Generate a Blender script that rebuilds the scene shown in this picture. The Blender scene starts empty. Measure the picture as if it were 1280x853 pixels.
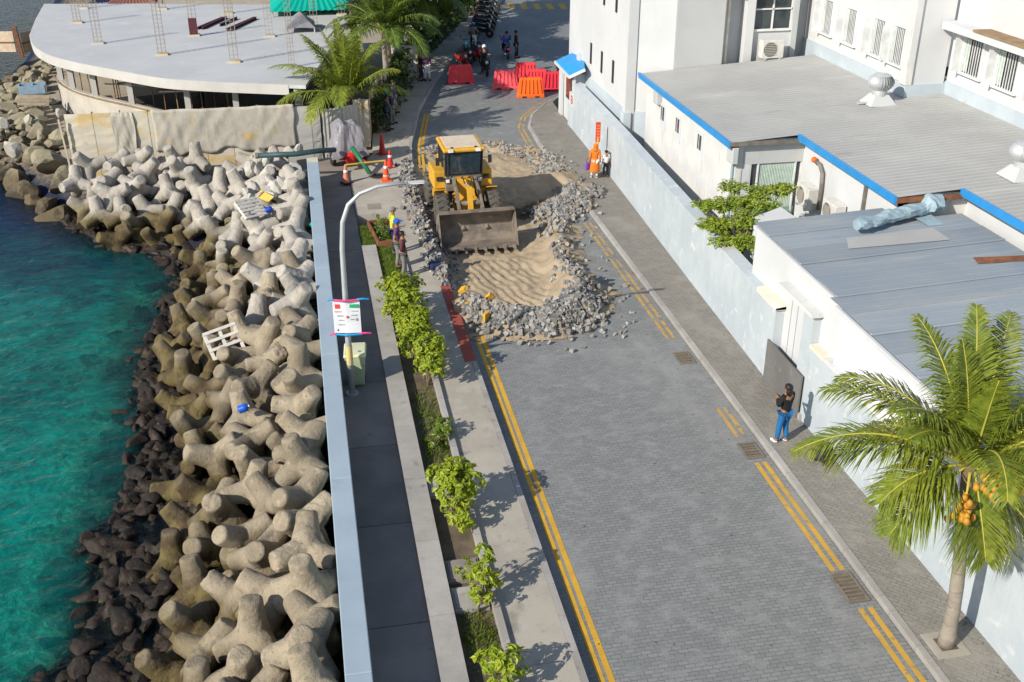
import bpy, bmesh, math, random
from mathutils import Vector, Matrix, noise as mnoise
R = math.radians
rnd = random.Random(11)
scene = bpy.context.scene
col = scene.collection

# ---------------------------------------------------------------- camera
F_PX, CAM_H = 1350.0, 14.55
PITCH = math.atan2(681, F_PX)
YAW = math.atan2(290, math.hypot(F_PX, 681))
cam_d = bpy.data.cameras.new('camera')
cam_d.sensor_width = 36.0
cam_d.lens = F_PX / 1280 * 36.0
cam_d.clip_end = 2000
cam = bpy.data.objects.new('camera', cam_d)
cam.location = (0, 0, CAM_H)
cam.rotation_euler = (math.pi / 2 - PITCH, 0, -YAW)
col.objects.link(cam)
scene.camera = cam

# ---------------------------------------------------------------- light
SUN_EL, SHADOW_AZ = R(31), R(58)          # shadows fall 58 deg clockwise from +Y
world = bpy.data.worlds.new('World')
scene.world = world
world.use_nodes = True
wn = world.node_tree
sky = wn.nodes.new('ShaderNodeTexSky')
sky.sky_type = 'NISHITA'
sky.sun_disc = False
sky.sun_elevation = SUN_EL
sky.sun_rotation = SHADOW_AZ + math.pi
sky.air_density = 1.0
sky.dust_density = 0.6
wn.links.new(sky.outputs[0], wn.nodes['Background'].inputs[0])
wn.nodes['Background'].inputs[1].default_value = 0.11
sun_d = bpy.data.lights.new('sun', 'SUN')
sun_d.energy = 4.6
sun_d.angle = R(0.5)
sun_d.color = (1.0, 0.93, 0.82)
sun = bpy.data.objects.new('sun', sun_d)
sdir = Vector((math.sin(SHADOW_AZ) * math.cos(SUN_EL), math.cos(SHADOW_AZ) * math.cos(SUN_EL), -math.sin(SUN_EL)))
sun.rotation_euler = sdir.to_track_quat('-Z', 'Y').to_euler()
sun.location = (-20, -10, 40)
col.objects.link(sun)
scene.view_settings.view_transform = 'Standard'
scene.view_settings.look = 'None'
scene.view_settings.gamma = 1
scene.view_settings.exposure = 0.33
scene.cycles.max_bounces = 6
scene.cycles.transparent_max_bounces = 12
scene.cycles.caustics_reflective = False
scene.cycles.caustics_refractive = False

# ---------------------------------------------------------------- pixel -> place helpers
_r = Vector((math.cos(YAW), -math.sin(YAW), 0)); _fh = Vector((math.sin(YAW), math.cos(YAW), 0))
_fw = _fh * math.cos(PITCH) - Vector((0, 0, math.sin(PITCH)))
_up = _fh * math.sin(PITCH) + Vector((0, 0, math.cos(PITCH)))
def ray(x, y): return _r * ((x - 640) / F_PX) - _up * ((y - 426.5) / F_PX) + _fw
def at(x, y, z=0.0):
    d = ray(x, y); return Vector((0, 0, CAM_H)) + d * ((z - CAM_H) / d.z)
def onx(x, y, X):
    d = ray(x, y); return Vector((0, 0, CAM_H)) + d * (X / d.x)
def ony(x, y, Y):
    d = ray(x, y); return Vector((0, 0, CAM_H)) + d * (Y / d.y)
def lerp(a, b, t): return a + (b - a) * t
def interp(tab, t):
    if t <= tab[0][0]: return tab[0][1]
    for (a, b), (c, d) in zip(tab, tab[1:]):
        if t <= c: return b + (d - b) * (t - a) / (c - a)
    return tab[-1][1]
def n2(x, y, s=1.0, o=0.0): return mnoise.noise(Vector((x * s + o, y * s - o, o * 1.7)))

# ---------------------------------------------------------------- mesh builder
class MB:
    def __init__(self): self.v = []; self.f = []
    def add(self, vs, fs):
        o = len(self.v); self.v += [Vector(p) for p in vs]; self.f += [tuple(i + o for i in q) for q in fs]; return self
    def quad(self, *pts): return self.add(pts, [tuple(range(len(pts)))])
    def box(self, x0, x1, y0, y1, z0, z1):
        return self.add([(x0,y0,z0),(x1,y0,z0),(x1,y1,z0),(x0,y1,z0),(x0,y0,z1),(x1,y0,z1),(x1,y1,z1),(x0,y1,z1)],
                        [(0,3,2,1),(4,5,6,7),(0,1,5,4),(1,2,6,5),(2,3,7,6),(3,0,4,7)])
    def obox(self, c, s, M=None):
        o = len(self.v); self.box(-s[0]/2, s[0]/2, -s[1]/2, s[1]/2, -s[2]/2, s[2]/2)
        M = M or Matrix()
        for i in range(o, len(self.v)): self.v[i] = (M @ self.v[i]) + Vector(c)
        return self
    def bar(self, p0, p1, w, h=None, upv=(0,0,1)):
        p0 = Vector(p0); p1 = Vector(p1); h = h or w; d = (p1 - p0).normalized(); u = Vector(upv)
        if abs(d.dot(u)) > .98: u = Vector((1, 0, 0))
        s = d.cross(u).normalized() * w / 2; t = s.cross(d).normalized() * h / 2
        vs = [p + a * s + b * t for p in (p0, p1) for a, b in ((-1,-1),(1,-1),(1,1),(-1,1))]
        return self.add(vs, [(3,2,1,0),(4,5,6,7),(0,1,5,4),(1,2,6,5),(2,3,7,6),(3,0,4,7)])
    def tube(self, pts, rads, n=8, caps=True):
        pts = [Vector(p) for p in pts]
        if not hasattr(rads, '__len__'): rads = [rads] * len(pts)
        vs = []; fs = []; pu = None
        for i, p in enumerate(pts):
            d = (pts[min(i + 1, len(pts) - 1)] - pts[max(i - 1, 0)]).normalized()
            if pu is None: u = d.orthogonal().normalized()
            else:
                u = pu - d * pu.dot(d); u = u.normalized() if u.length > 1e-6 else d.orthogonal().normalized()
            pu = u; w = d.cross(u)
            for k in range(n):
                a = 2 * math.pi * k / n; vs.append(p + (u * math.cos(a) + w * math.sin(a)) * rads[i])
        for i in range(len(pts) - 1):
            for k in range(n):
                fs.append((i*n+k, i*n+(k+1)%n, (i+1)*n+(k+1)%n, (i+1)*n+k))
        if caps:
            fs.append(tuple(reversed(range(n)))); fs.append(tuple((len(pts)-1)*n + k for k in range(n)))
        return self.add(vs, fs)
    def cyl(self, p0, p1, r0, r1=None, n=12): return self.tube([p0, p1], [r0, r0 if r1 is None else r1], n)
    def lathe(self, prof, n=16, c=(0,0,0), axis='z'):
        vs = []; fs = []; c = Vector(c)
        for r, h in prof:
            for k in range(n):
                a = 2*math.pi*k/n; p = (r*math.cos(a), r*math.sin(a), h)
                if axis == 'x': p = (p[2], p[0], p[1])
                if axis == 'y': p = (p[0], p[2], p[1])
                vs.append(c + Vector(p))
        for i in range(len(prof) - 1):
            for k in range(n): fs.append((i*n+k, i*n+(k+1)%n, (i+1)*n+(k+1)%n, (i+1)*n+k))
        fs.append(tuple(reversed(range(n)))); fs.append(tuple((len(prof)-1)*n + k for k in range(n)))
        return self.add(vs, fs)
    def prism(self, poly, z0, z1):
        n = len(poly); a = sum(poly[i][0]*poly[(i+1)%n][1]-poly[(i+1)%n][0]*poly[i][1] for i in range(n))
        if a < 0: poly = list(reversed(poly))
        vs = [(p[0], p[1], z0) for p in poly] + [(p[0], p[1], z1) for p in poly]
        return self.add(vs, [tuple(reversed(range(n))), tuple(range(n, 2*n))] + [(i, (i+1)%n, n+(i+1)%n, n+i) for i in range(n)])
    def ball(self, c, s, n=10, m=6):
        prof = [(max(.001, math.sin(math.pi*i/m)), -math.cos(math.pi*i/m)) for i in range(m+1)]
        o = len(self.v); self.lathe(prof, n)
        for i in range(o, len(self.v)):
            p = self.v[i]; self.v[i] = Vector((p.x*s[0]+c[0], p.y*s[1]+c[1], p.z*s[2]+c[2]))
        return self
    def xf(self, M, start=0):
        for i in range(start, len(self.v)): self.v[i] = M @ self.v[i]
        return self
    def mesh(self, name, smooth=False):
        me = bpy.data.meshes.new(name); me.from_pydata([tuple(p) for p in self.v], [], self.f); me.update()
        if smooth: me.shade_smooth() if hasattr(me, 'shade_smooth') else None
        return me
    def build(self, name, m, parent=None, smooth=False, bevel=0.0, world=False):
        """world=True: the vertices are world coordinates (parent may only be translated)."""
        if parent is None and self.v:
            lo = Vector((min(p.x for p in self.v), min(p.y for p in self.v), min(p.z for p in self.v)))
            hi = Vector((max(p.x for p in self.v), max(p.y for p in self.v), 0))
            o0 = Vector(((lo.x+hi.x)/2, (lo.y+hi.y)/2, lo.z))
            self.v = [p - o0 for p in self.v]
        elif world:
            o0 = ORG.get(parent, Vector()); self.v = [p - o0 for p in self.v]
        ob = bpy.data.objects.new(name, self.mesh(name, smooth))
        if m: ob.data.materials.append(m)
        col.objects.link(ob)
        if parent is None: ob.location = o0; ORG[ob] = o0.copy()
        else:
            ob.parent = parent; ORG[ob] = ORG.get(parent, Vector()).copy()
        if bevel:
            b = ob.modifiers.new('bevel', 'BEVEL'); b.width = bevel; b.segments = 2; b.limit_method = 'ANGLE'
        return ob
ORG = {}
def thing(name, label, cat, loc=(0,0,0), rz=0.0, group=None):
    o = bpy.data.objects.new(name, None); col.objects.link(o)
    o.location = loc; o.rotation_euler = (0, 0, rz); ORG[o] = Vector(loc)
    o.empty_display_size = .2
    return tag(o, label, cat, group)
def tag(o, label, cat, group=None, kind=None):
    if label: o['label'] = label
    if cat: o['category'] = cat
    if group: o['group'] = group
    if kind: o['kind'] = kind
    return o
def structure(o): o['kind'] = 'structure'; return o
def inst(name, me, loc, rot=(0,0,0), sc=1.0, parent=None, mats=None):
    o = bpy.data.objects.new(name, me); col.objects.link(o)
    o.location = loc; o.rotation_euler = rot; o.scale = (sc, sc, sc) if not hasattr(sc, '__len__') else sc
    if parent: o.parent = parent
    return o
def copy_tree(o, parent=None):
    c = o.copy(); col.objects.link(c); c.parent = parent
    for ch in list(o.children): copy_tree(ch, c)
    return c
def eval_mesh(ob):
    dg = bpy.context.evaluated_depsgraph_get(); me = bpy.data.meshes.new_from_object(ob.evaluated_get(dg))
    bpy.data.objects.remove(ob); return me

# ---------------------------------------------------------------- materials
def N(nt, t, **kw):
    n = nt.nodes.new(t)
    for k, v in kw.items():
        if k in n.inputs: n.inputs[k].default_value = v
        else: setattr(n, k, v)
    return n
def rgb(c): return (c[0], c[1], c[2], 1)
def mixc(nt, fac, a, b, mode='MIX'):
    m = nt.nodes.new('ShaderNodeMix'); m.data_type = 'RGBA'; m.blend_type = mode
    for sock, val in ((m.inputs[0], fac), (m.inputs[6], a), (m.inputs[7], b)):
        if hasattr(val, 'node'): nt.links.new(val, sock)
        elif hasattr(val, '__len__'): sock.default_value = rgb(val)
        else: sock.default_value = val
    return m.outputs[2]
def noise_fac(nt, vec, scale, lo, hi, detail=5, stretch=None, rough=.6):
    if stretch:
        mp = N(nt, 'ShaderNodeMapping'); mp.inputs['Scale'].default_value = stretch; nt.links.new(vec, mp.inputs['Vector']); vec = mp.outputs[0]
    n = N(nt, 'ShaderNodeTexNoise', Scale=scale, Detail=detail, Roughness=rough); nt.links.new(vec, n.inputs['Vector'])
    r = N(nt, 'ShaderNodeMapRange'); r.inputs[1].default_value = lo; r.inputs[2].default_value = hi; r.interpolation_type = 'SMOOTHSTEP'
    nt.links.new(n.outputs[0], r.inputs[0]); return r.outputs[0], n.outputs[0]
def new_mat(name):
    m = bpy.data.materials.new(name); m.use_nodes = True; nt = m.node_tree; nt.nodes.clear()
    out = N(nt, 'ShaderNodeOutputMaterial'); b = N(nt, 'ShaderNodeBsdfPrincipled'); nt.links.new(b.outputs[0], out.inputs[0])
    g = N(nt, 'ShaderNodeNewGeometry')
    return m, nt, b, g.outputs['Position'], out
def M(name, c1, c2=None, scale=2.0, rough=.8, bump=0.0, bscale=25, metal=0.0, over=(), orand=0.0, spec=.3, lohi=(.35,.65), coat=0.0, emit=None, local=False):
    """noise-varied procedural surface; over = [(colour, scale, lo, hi, stretch)] stains on top"""
    m, nt, b, vec, out = new_mat(name)
    if local: vec = N(nt, 'ShaderNodeTexCoord').outputs['Object']
    c2 = c2 or tuple(x * .8 for x in c1)
    f, _ = noise_fac(nt, vec, scale, lohi[0], lohi[1])
    c = mixc(nt, f, c1, c2)
    for (oc, s, lo, hi, st) in over:
        f, _ = noise_fac(nt, vec, s, lo, hi, stretch=st); c = mixc(nt, f, c, oc)
    if orand:
        oi = N(nt, 'ShaderNodeObjectInfo'); hs = N(nt, 'ShaderNodeMapRange'); hs.inputs[3].default_value = 1 - orand; hs.inputs[4].default_value = 1 + orand
        nt.links.new(oi.outputs['Random'], hs.inputs[0]); c = mixc(nt, 1.0, c, hs.outputs[0], 'MULTIPLY')
    nt.links.new(c, b.inputs['Base Color'])
    b.inputs['Roughness'].default_value = rough; b.inputs['Metallic'].default_value = metal; b.inputs['Specular IOR Level'].default_value = spec
    if coat: b.inputs['Coat Weight'].default_value = coat
    if bump:
        n = N(nt, 'ShaderNodeTexNoise', Scale=bscale, Detail=6.0, Roughness=.65); nt.links.new(vec, n.inputs['Vector'])
        bp = N(nt, 'ShaderNodeBump', Strength=min(1, bump), Distance=.03); nt.links.new(n.outputs[0], bp.inputs['Height']); nt.links.new(bp.outputs[0], b.inputs['Normal'])
    return m
def leaf_mat(name, c1, c2, trans=.35, scale=1.2, rough=.45):
    m, nt, b, vec, out = new_mat(name)
    f, _ = noise_fac(nt, vec, scale, .3, .7, detail=3); f2, _ = noise_fac(nt, vec, 9.0, .3, .75, detail=2)
    c = mixc(nt, f, c1, c2); c = mixc(nt, f2, c, tuple(x * .62 for x in c2))
    nt.links.new(c, b.inputs['Base Color']); b.inputs['Roughness'].default_value = rough; b.inputs['Specular IOR Level'].default_value = .35
    t = N(nt, 'ShaderNodeBsdfTranslucent'); nt.links.new(mixc(nt, 1.0, c, (1.1, 1.0, .35), 'MULTIPLY'), t.inputs[0])
    mx = N(nt, 'ShaderNodeMixShader'); mx.inputs[0].default_value = trans
    nt.links.new(b.outputs[0], mx.inputs[1]); nt.links.new(t.outputs[0], mx.inputs[2]); nt.links.new(mx.outputs[0], out.inputs[0])
    return m
def paver_mat(name, c1, c2, mortar, bw, bh, stains=(), rot=0.0, bump=.5):
    m, nt, b, vec, out = new_mat(name)
    mp = N(nt, 'ShaderNodeMapping'); mp.inputs['Rotation'].default_value = (0, 0, rot); nt.links.new(vec, mp.inputs[0])
    wob = N(nt, 'ShaderNodeTexNoise', Scale=.7, Detail=2.0); nt.links.new(vec, wob.inputs['Vector'])
    wv = mixc(nt, .06, mp.outputs[0], wob.outputs[1], 'ADD')
    br = N(nt, 'ShaderNodeTexBrick', Scale=1.0); br.offset = .5
    br.inputs['Color1'].default_value = rgb(c1); br.inputs['Color2'].default_value = rgb(c2); br.inputs['Mortar'].default_value = rgb(mortar)
    br.inputs['Mortar Size'].default_value = bh * .07; br.inputs['Mortar Smooth'].default_value = .3
    br.inputs['Brick Width'].default_value = bw; br.inputs['Row Height'].default_value = bh; br.inputs['Bias'].default_value = -.1
    nt.links.new(wv, br.inputs['Vector'])
    jl, _ = noise_fac(nt, vec, 1.6, .50, .64, detail=7); jm = mixc(nt, jl, mortar, tuple(min(1, x*3.1) for x in mortar)); nt.links.new(jm, br.inputs['Mortar'])
    c = br.outputs[0]
    f, _ = noise_fac(nt, vec, 14.0, .35, .75); c = mixc(nt, f, c, mixc(nt, .5, c, tuple(x * 1.25 for x in c1)))
    f, _ = noise_fac(nt, vec, 55.0, .62, .70, detail=3); c = mixc(nt, f, c, tuple(x * 1.9 for x in c1))
    for (oc, s, lo, hi, st) in stains:
        f, _ = noise_fac(nt, vec, s, lo, hi, stretch=st); c = mixc(nt, f, c, oc)
    nt.links.new(c, b.inputs['Base Color']); b.inputs['Roughness'].default_value = .75; b.inputs['Specular IOR Level'].default_value = .3
    n = N(nt, 'ShaderNodeTexNoise', Scale=30.0, Detail=4.0); nt.links.new(vec, n.inputs['Vector'])
    h = N(nt, 'ShaderNodeMath', operation='MULTIPLY_ADD'); nt.links.new(br.outputs['Fac'], h.inputs[0]); h.inputs[1].default_value = -1.0; nt.links.new(n.outputs[0], h.inputs[2])
    bp = N(nt, 'ShaderNodeBump', Strength=bump, Distance=.015); nt.links.new(h.outputs[0], bp.inputs['Height']); nt.links.new(bp.outputs[0], b.inputs['Normal'])
    return m
# ---------------------------------------------------------------- material library
SPK = lambda c, s=60, lo=.62, hi=.7: (c, s, lo, hi, None)
m_road = paver_mat('road pavers', (.185,.192,.190), (.245,.249,.244), (.105,.108,.106), .2, .1,
    stains=[((.295,.293,.285), .35, .50, .80, (1,.5,1)), ((.155,.16,.165), .5, .58, .85, (1,.6,1)), ((.30,.29,.27), 3.5, .66, .80, None), ((.09,.09,.09), 6.0, .74, .80, None)])
m_walk = paver_mat('brown walk pavers', (.205,.19,.165), (.255,.237,.208), (.12,.112,.095), .2, .1,
    stains=[((.30,.28,.25), .5, .5, .8, None), ((.125,.12,.10), .8, .58, .8, None), ((.18,.185,.10), 2.5, .68, .8, None)], rot=R(45))
m_conc = M('pale concrete', (.41,.375,.315), (.335,.305,.255), .5, .85, .25, 40, over=[((.43,.41,.37), 1.4, .52, .75, None), ((.22,.205,.18), 2.6, .57, .78, None), ((.25,.235,.20), .9, .58, .7, (1,.5,1)), ((.17,.16,.14), 11, .66, .74, None), SPK((.2,.19,.17), 30)])
m_kerb = M('kerb concrete', (.38,.36,.335), (.30,.285,.26), .9, .85, .3, 30, over=[((.20,.185,.165), 3, .58, .8, None), ((.46,.40,.36), 5, .62, .78, None)], orand=.08)
m_prom = M('dark promenade concrete', (.275,.235,.20), (.21,.185,.165), .8, .8, .25, 30, over=[((.26,.235,.205), .9, .6, .8, None), ((.10,.095,.09), 4, .65, .8, None)], orand=.1)
m_seawall = M('blue grey sea wall paint', (.335,.415,.475), (.30,.375,.435), .7, .6, .12, 30, over=[((.25,.31,.36), 2.2, .58, .85, None), ((.42,.44,.42), 6, .66, .8, None), ((.27,.27,.25), 3.5, .66, .78, (3,.4,1))])
m_yellow = M('yellow road paint', (.62,.36,.035), (.52,.30,.04), 2.5, .7, .1, 40, over=[((.24,.20,.12), 9, .60, .72, None)])
m_yellow_old = M('worn yellow road paint', (.50,.31,.08), (.36,.26,.12), 1.5, .75, .1, 40, over=[((.20,.19,.17), 4, .50, .64, None), ((.19,.18,.17), 1.1, .56, .66, None)])
m_yellow_mid = M('scuffed yellow road paint', (.56,.33,.05), (.46,.28,.06), 2.0, .75, .1, 40, over=[((.24,.20,.13), 6, .56, .70, None), ((.22,.21,.19), 1.3, .60, .72, None)])
m_red = M('red pavement paint', (.36,.075,.045), (.28,.07,.05), 2, .75, .1, 40, over=[((.30,.25,.21), 7, .62, .75, None)])
m_sand = M('dug sand', (.44,.335,.215), (.35,.262,.165), 1.2, .95, .7, 14, over=[((.50,.40,.275), 3, .55, .8, None), ((.24,.185,.13), 2.1, .63, .82, None)])
m_damp = M('damp dark soil', (.155,.115,.08), (.11,.085,.06), 2, .9, .6, 14)
m_rubble = M('loose paver stone', (.285,.275,.255), (.20,.195,.185), 6, .85, .3, 40, over=[((.36,.31,.235), 9, .60, .75, None)], orand=.35)
m_tetra = None
m_white = M('white wall paint', (.575,.585,.59), (.53,.545,.555), .5, .7, .08, 20, over=[((.50,.515,.525), 1.0, .56, .80, (1,1,.3)), ((.42,.39,.32), 2.4, .66, .82, (2.5,2.5,.25))])
m_white_dirty = M('stained white wall', (.62,.62,.60), (.54,.545,.54), .8, .75, .1, 20, over=[((.42,.36,.26), 1.6, .58, .78, (2,2,.35)), ((.30,.28,.25), 3.5, .64, .8, (2,2,.25))])
m_bwall = M('boundary wall paint', (.455,.50,.53), (.39,.44,.475), .6, .75, .2, 20, over=[((.55,.565,.565), 2.6, .55, .70, None), ((.34,.37,.39), 2.0, .56, .8, (1.5,1.5,.3)), ((.47,.40,.29), 1.2, .64, .78, None), ((.24,.24,.22), 5, .68, .78, (1.5,1.5,.4))])
m_greywall = M('grey wall paint', (.47,.485,.485), (.43,.445,.45), .5, .75, .05, 20, over=[((.38,.39,.39), 1.2, .6, .85, (1.5,1.5,.3))])
m_plinth = M('blue grey plinth paint', (.46,.52,.56), (.40,.455,.50), .8, .75, .1, 20, over=[((.33,.37,.40), 2.2, .6, .8, None)])
m_roof = M('old grey roof sheet', (.40,.40,.385), (.355,.355,.345), .4, .62, .08, 20, metal=.1, over=[((.46,.455,.435), .8, .55, .8, (.4,1,1)), ((.30,.27,.235), 1.3, .60, .80, (.5,1.2,1)), SPK((.6,.6,.58), 7, .76, .78)])
m_roof_blue = M('weathered blue roof sheet', (.27,.315,.36), (.31,.345,.37), .5, .5, .08, 20, metal=.15, over=[((.37,.385,.38), .7, .5, .75, (.4,1.5,1)), ((.25,.285,.35), 1.2, .6, .8, (.4,1.5,1)), ((.30,.155,.08), 2.2, .73, .82, None)], orand=.12)
m_fascia = M('bright blue fascia', (.03,.285,.66), (.03,.25,.58), 1.5, .45, .03, 20)
m_cyan = M('light blue tarpaulin', (.30,.40,.45), (.23,.32,.37), 2, .5, .3, 9, over=[((.45,.55,.6), 4, .6, .8, None)])
m_glass = M('dark window glass', (.025,.035,.04), (.05,.06,.065), 1.5, .08, spec=.6)
m_frame = M('white window frame', (.72,.73,.73), None, 2, .5)
m_curtain = M('pale green curtain', (.42,.50,.44), (.33,.42,.37), 6, .8)
m_dark = M('dark void paint', (.03,.03,.032), (.02,.02,.022), 2, .9)
m_black = M('black rubber', (.022,.022,.024), (.035,.034,.032), 6, .75, .1, 30)
m_tyre = M('dusty tyre', (.12,.105,.085), (.06,.055,.05), 4, .9, .2, 30, local=True)
m_steel = M('galvanised pole', (.52,.54,.55), (.46,.48,.49), 2, .4, metal=.35)
m_rust = M('rusty steel', (.26,.11,.05), (.16,.07,.04), 3, .85, .2, 30)
m_hoard = M('stained hoarding sheet', (.58,.53,.43), (.50,.46,.38), .7, .7, .1, 15, over=[((.55,.40,.17), .8, .48, .66, (.7,.7,1.3)), ((.42,.23,.07), 1.5, .60, .74, (1.0,1.0,.8)), ((.40,.37,.32), 2, .62, .8, None)])
m_hoard_grey = M('grey hoarding sheet', (.48,.47,.44), (.42,.41,.39), .8, .65, .1, 15, over=[((.42,.26,.10), 1.2, .64, .78, None)])
m_cloth = M('pale shade cloth', (.45,.42,.355), (.38,.355,.305), 1.2, .8, .4, 8, over=[((.29,.26,.21), 2.2, .55, .75, (1.5,1.5,.6)), ((.46,.33,.15), 1.3, .60, .74, None)])
m_slab = M('fresh slab concrete', (.49,.50,.505), (.445,.455,.465), .35, .8, .1, 20, over=[((.545,.55,.545), .9, .55, .8, None), ((.385,.39,.385), 1.1, .62, .82, None)])
m_slab_edge = M('slab edge concrete', (.50,.49,.465), (.44,.43,.405), .6, .8, .15, 20, over=[((.42,.40,.36), 2.4, .62, .8, (1.5,1.5,.3))])
m_block = M('limewashed block wall', (.46,.43,.375), (.38,.355,.31), .9, .85, .5, 10, over=[((.38,.34,.28), 3, .6, .8, None)])
m_ply = M('formwork timber', (.30,.20,.11), (.22,.15,.09), 3, .8, .1)
m_ground = M('bare sandy ground', (.40,.35,.27), (.33,.285,.22), .3, .95, .3, 12, over=[((.22,.20,.16), 1.1, .58, .8, None)])
m_soil = M('planter soil', (.16,.125,.085), (.10,.08,.055), 2, .95, .6, 20)
m_grass = M('short grass', (.13,.20,.03), (.09,.14,.025), 3, .9, .8, 40, over=[((.26,.23,.10), 4, .58, .75, None)])
m_plast_red = M('red barrier plastic', (.80,.06,.075), (.72,.05,.065), 1.5, .42, over=[((.50,.12,.12), 5, .62, .8, None)], local=True)
m_plast_org = M('orange barrier plastic', (.90,.15,.015), (.80,.12,.015), 1.5, .42, local=True)
m_cone = M('orange cone plastic', (.85,.11,.02), (.75,.09,.02), 3, .45)
m_cone_red = M('red cone plastic', (.55,.03,.025), (.45,.03,.025), 3, .5)
m_reflect = M('white reflective band', (.80,.80,.80), None, 3, .4)
m_lyellow = M('loader yellow paint', (.66,.36,.03), (.56,.30,.03), 2, .5, .05, over=[((.34,.25,.14), 2.6, .56, .74, None)], local=True)
m_lroof = M('sun bleached roof panel', (.62,.53,.40), (.56,.47,.35), 2, .6, local=True)
m_lsteel = M('worn bucket steel', (.27,.225,.18), (.17,.145,.12), 2.5, .6, .3, 20, metal=.3, over=[((.40,.33,.25), 3.5, .58, .8, None)], local=True)
m_larm = M('greasy grey arm paint', (.20,.18,.155), (.13,.12,.105), 3, .55, .1, local=True)
m_cabglass = M('cab window glass', (.035,.06,.075), (.02,.035,.05), 2, .06, spec=.7)
m_skin = M('skin', (.30,.16,.09), (.26,.135,.075), 5, .55)
m_hair = M('black hair', (.012,.010,.010), (.02,.017,.015), 20, .5)
m_green = M('green hose', (.02,.16,.075), None, 3, .45)
m_teal = M('teal tent roof', (.0,.36,.28), (.0,.31,.25), 1, .6, .05)
m_gtarp = M('grey tarpaulin', (.27,.26,.28), (.20,.195,.215), 2, .45, .4, 7, over=[((.36,.355,.38), 3, .6, .8, None)])
m_timber = M('weathered pallet timber', (.46,.38,.28), (.36,.29,.21), 3, .85, .2, orand=.15)
m_bin = M('pale green bin plastic', (.42,.48,.30), (.36,.42,.26), 3, .5)
m_bamboo = M('yellow bar', (.70,.50,.10), None, 3, .5)
def plain(name, c, rough=.7, **k): return M(name, c, tuple(x*.85 for x in c), 4, rough, **k)
m_navy = plain('navy cloth', (.018,.03,.09), .85); m_blackc = plain('black cloth', (.013,.013,.016), .85); m_jean = plain('bright blue trousers', (.015,.13,.33), .85)
m_purple = plain('purple cloth', (.13,.05,.14), .85); m_greyc = plain('grey cloth', (.21,.205,.19), .85); m_maroon = plain('maroon cloth', (.10,.03,.04), .85)
m_vest = plain('hi-vis vest', (.55,.72,.03), .7); m_orange = plain('orange dress', (.78,.19,.015), .85); m_whitec = plain('white cloth', (.70,.70,.70), .85)
m_tealc = plain('teal cloth', (.02,.32,.30), .85); m_bluec = plain('royal blue cloth', (.02,.09,.50), .85); m_khaki = plain('khaki cloth', (.32,.29,.22), .85)
m_helmet = plain('white helmet', (.65,.66,.68), .3); m_helmet_b = plain('blue helmet', (.08,.25,.60), .3); m_cap_b = plain('blue cap', (.02,.13,.55), .8)

# tetrapod concrete: weathered grey, stained olive and brown towards the waterline (a tide mark)
def tide_mat(name, dry1, dry2, wet, wet2, zt):
    m, nt, b, vec, out = new_mat(name)
    f, _ = noise_fac(nt, vec, 1.3, .35, .65); c = mixc(nt, f, dry1, dry2)
    f, _ = noise_fac(nt, vec, 7.0, .56, .74, detail=8); c = mixc(nt, f, c, tuple(x * .66 for x in dry2))
    f, _ = noise_fac(nt, vec, 3.0, .58, .74, detail=8); c = mixc(nt, f, c, tuple(min(1, x * 1.22) for x in dry1))
    f, _ = noise_fac(nt, vec, 26.0, .60, .70, detail=6); c = mixc(nt, f, c, tuple(x * .5 for x in dry2))
    f, _ = noise_fac(nt, vec, 1.1, .58, .70, detail=7); c = mixc(nt, f, c, tuple(x * .62 for x in dry2))
    oi = N(nt, 'ShaderNodeObjectInfo'); hs = N(nt, 'ShaderNodeMapRange'); hs.inputs[3].default_value = .80; hs.inputs[4].default_value = 1.14
    nt.links.new(oi.outputs['Random'], hs.inputs[0]); c = mixc(nt, 1.0, c, hs.outputs[0], 'MULTIPLY')
    sx = N(nt, 'ShaderNodeSeparateXYZ'); nt.links.new(vec, sx.inputs[0])
    n = N(nt, 'ShaderNodeTexNoise', Scale=.9, Detail=4.0); nt.links.new(vec, n.inputs['Vector'])
    a = N(nt, 'ShaderNodeMath', operation='MULTIPLY_ADD'); nt.links.new(n.outputs[0], a.inputs[0]); a.inputs[1].default_value = 1.3; nt.links.new(sx.outputs['Z'], a.inputs[2])
    t = N(nt, 'ShaderNodeMapRange'); t.inputs[1].default_value = zt + 1.05; t.inputs[2].default_value = zt + .45; nt.links.new(a.outputs[0], t.inputs[0])
    f2, _ = noise_fac(nt, vec, 2.0, .4, .6); w = mixc(nt, f2, wet, wet2)
    c = mixc(nt, t.outputs[0], c, w)
    nt.links.new(c, b.inputs['Base Color']); b.inputs['Roughness'].default_value = .85; b.inputs['Specular IOR Level'].default_value = .25
    nb = N(nt, 'ShaderNodeTexNoise', Scale=16.0, Detail=8.0, Roughness=.7); nt.links.new(vec, nb.inputs['Vector'])
    bp = N(nt, 'ShaderNodeBump', Strength=.85, Distance=.05); nt.links.new(nb.outputs[0], bp.inputs['Height']); nt.links.new(bp.outputs[0], b.inputs['Normal'])
    return m
m_tetra = tide_mat('weathered tetrapod concrete', (.35,.295,.215), (.255,.215,.155), (.14,.11,.045), (.075,.053,.028), -.38)
m_tetra_white = tide_mat('pale tetrapod concrete', (.46,.425,.375), (.36,.33,.285), (.17,.14,.065), (.10,.075,.04), -.5)
m_rock = tide_mat('reef boulder rock', (.32,.285,.20), (.24,.21,.145), (.13,.10,.06), (.06,.05,.035), -.6)
m_weedrock = M('weed covered rock', (.030,.020,.014), (.014,.011,.009), 2, .7, .8, 12, over=[((.075,.046,.024), 5, .58, .74, None), ((.12,.095,.05), 11, .66, .76, None)])

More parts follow.
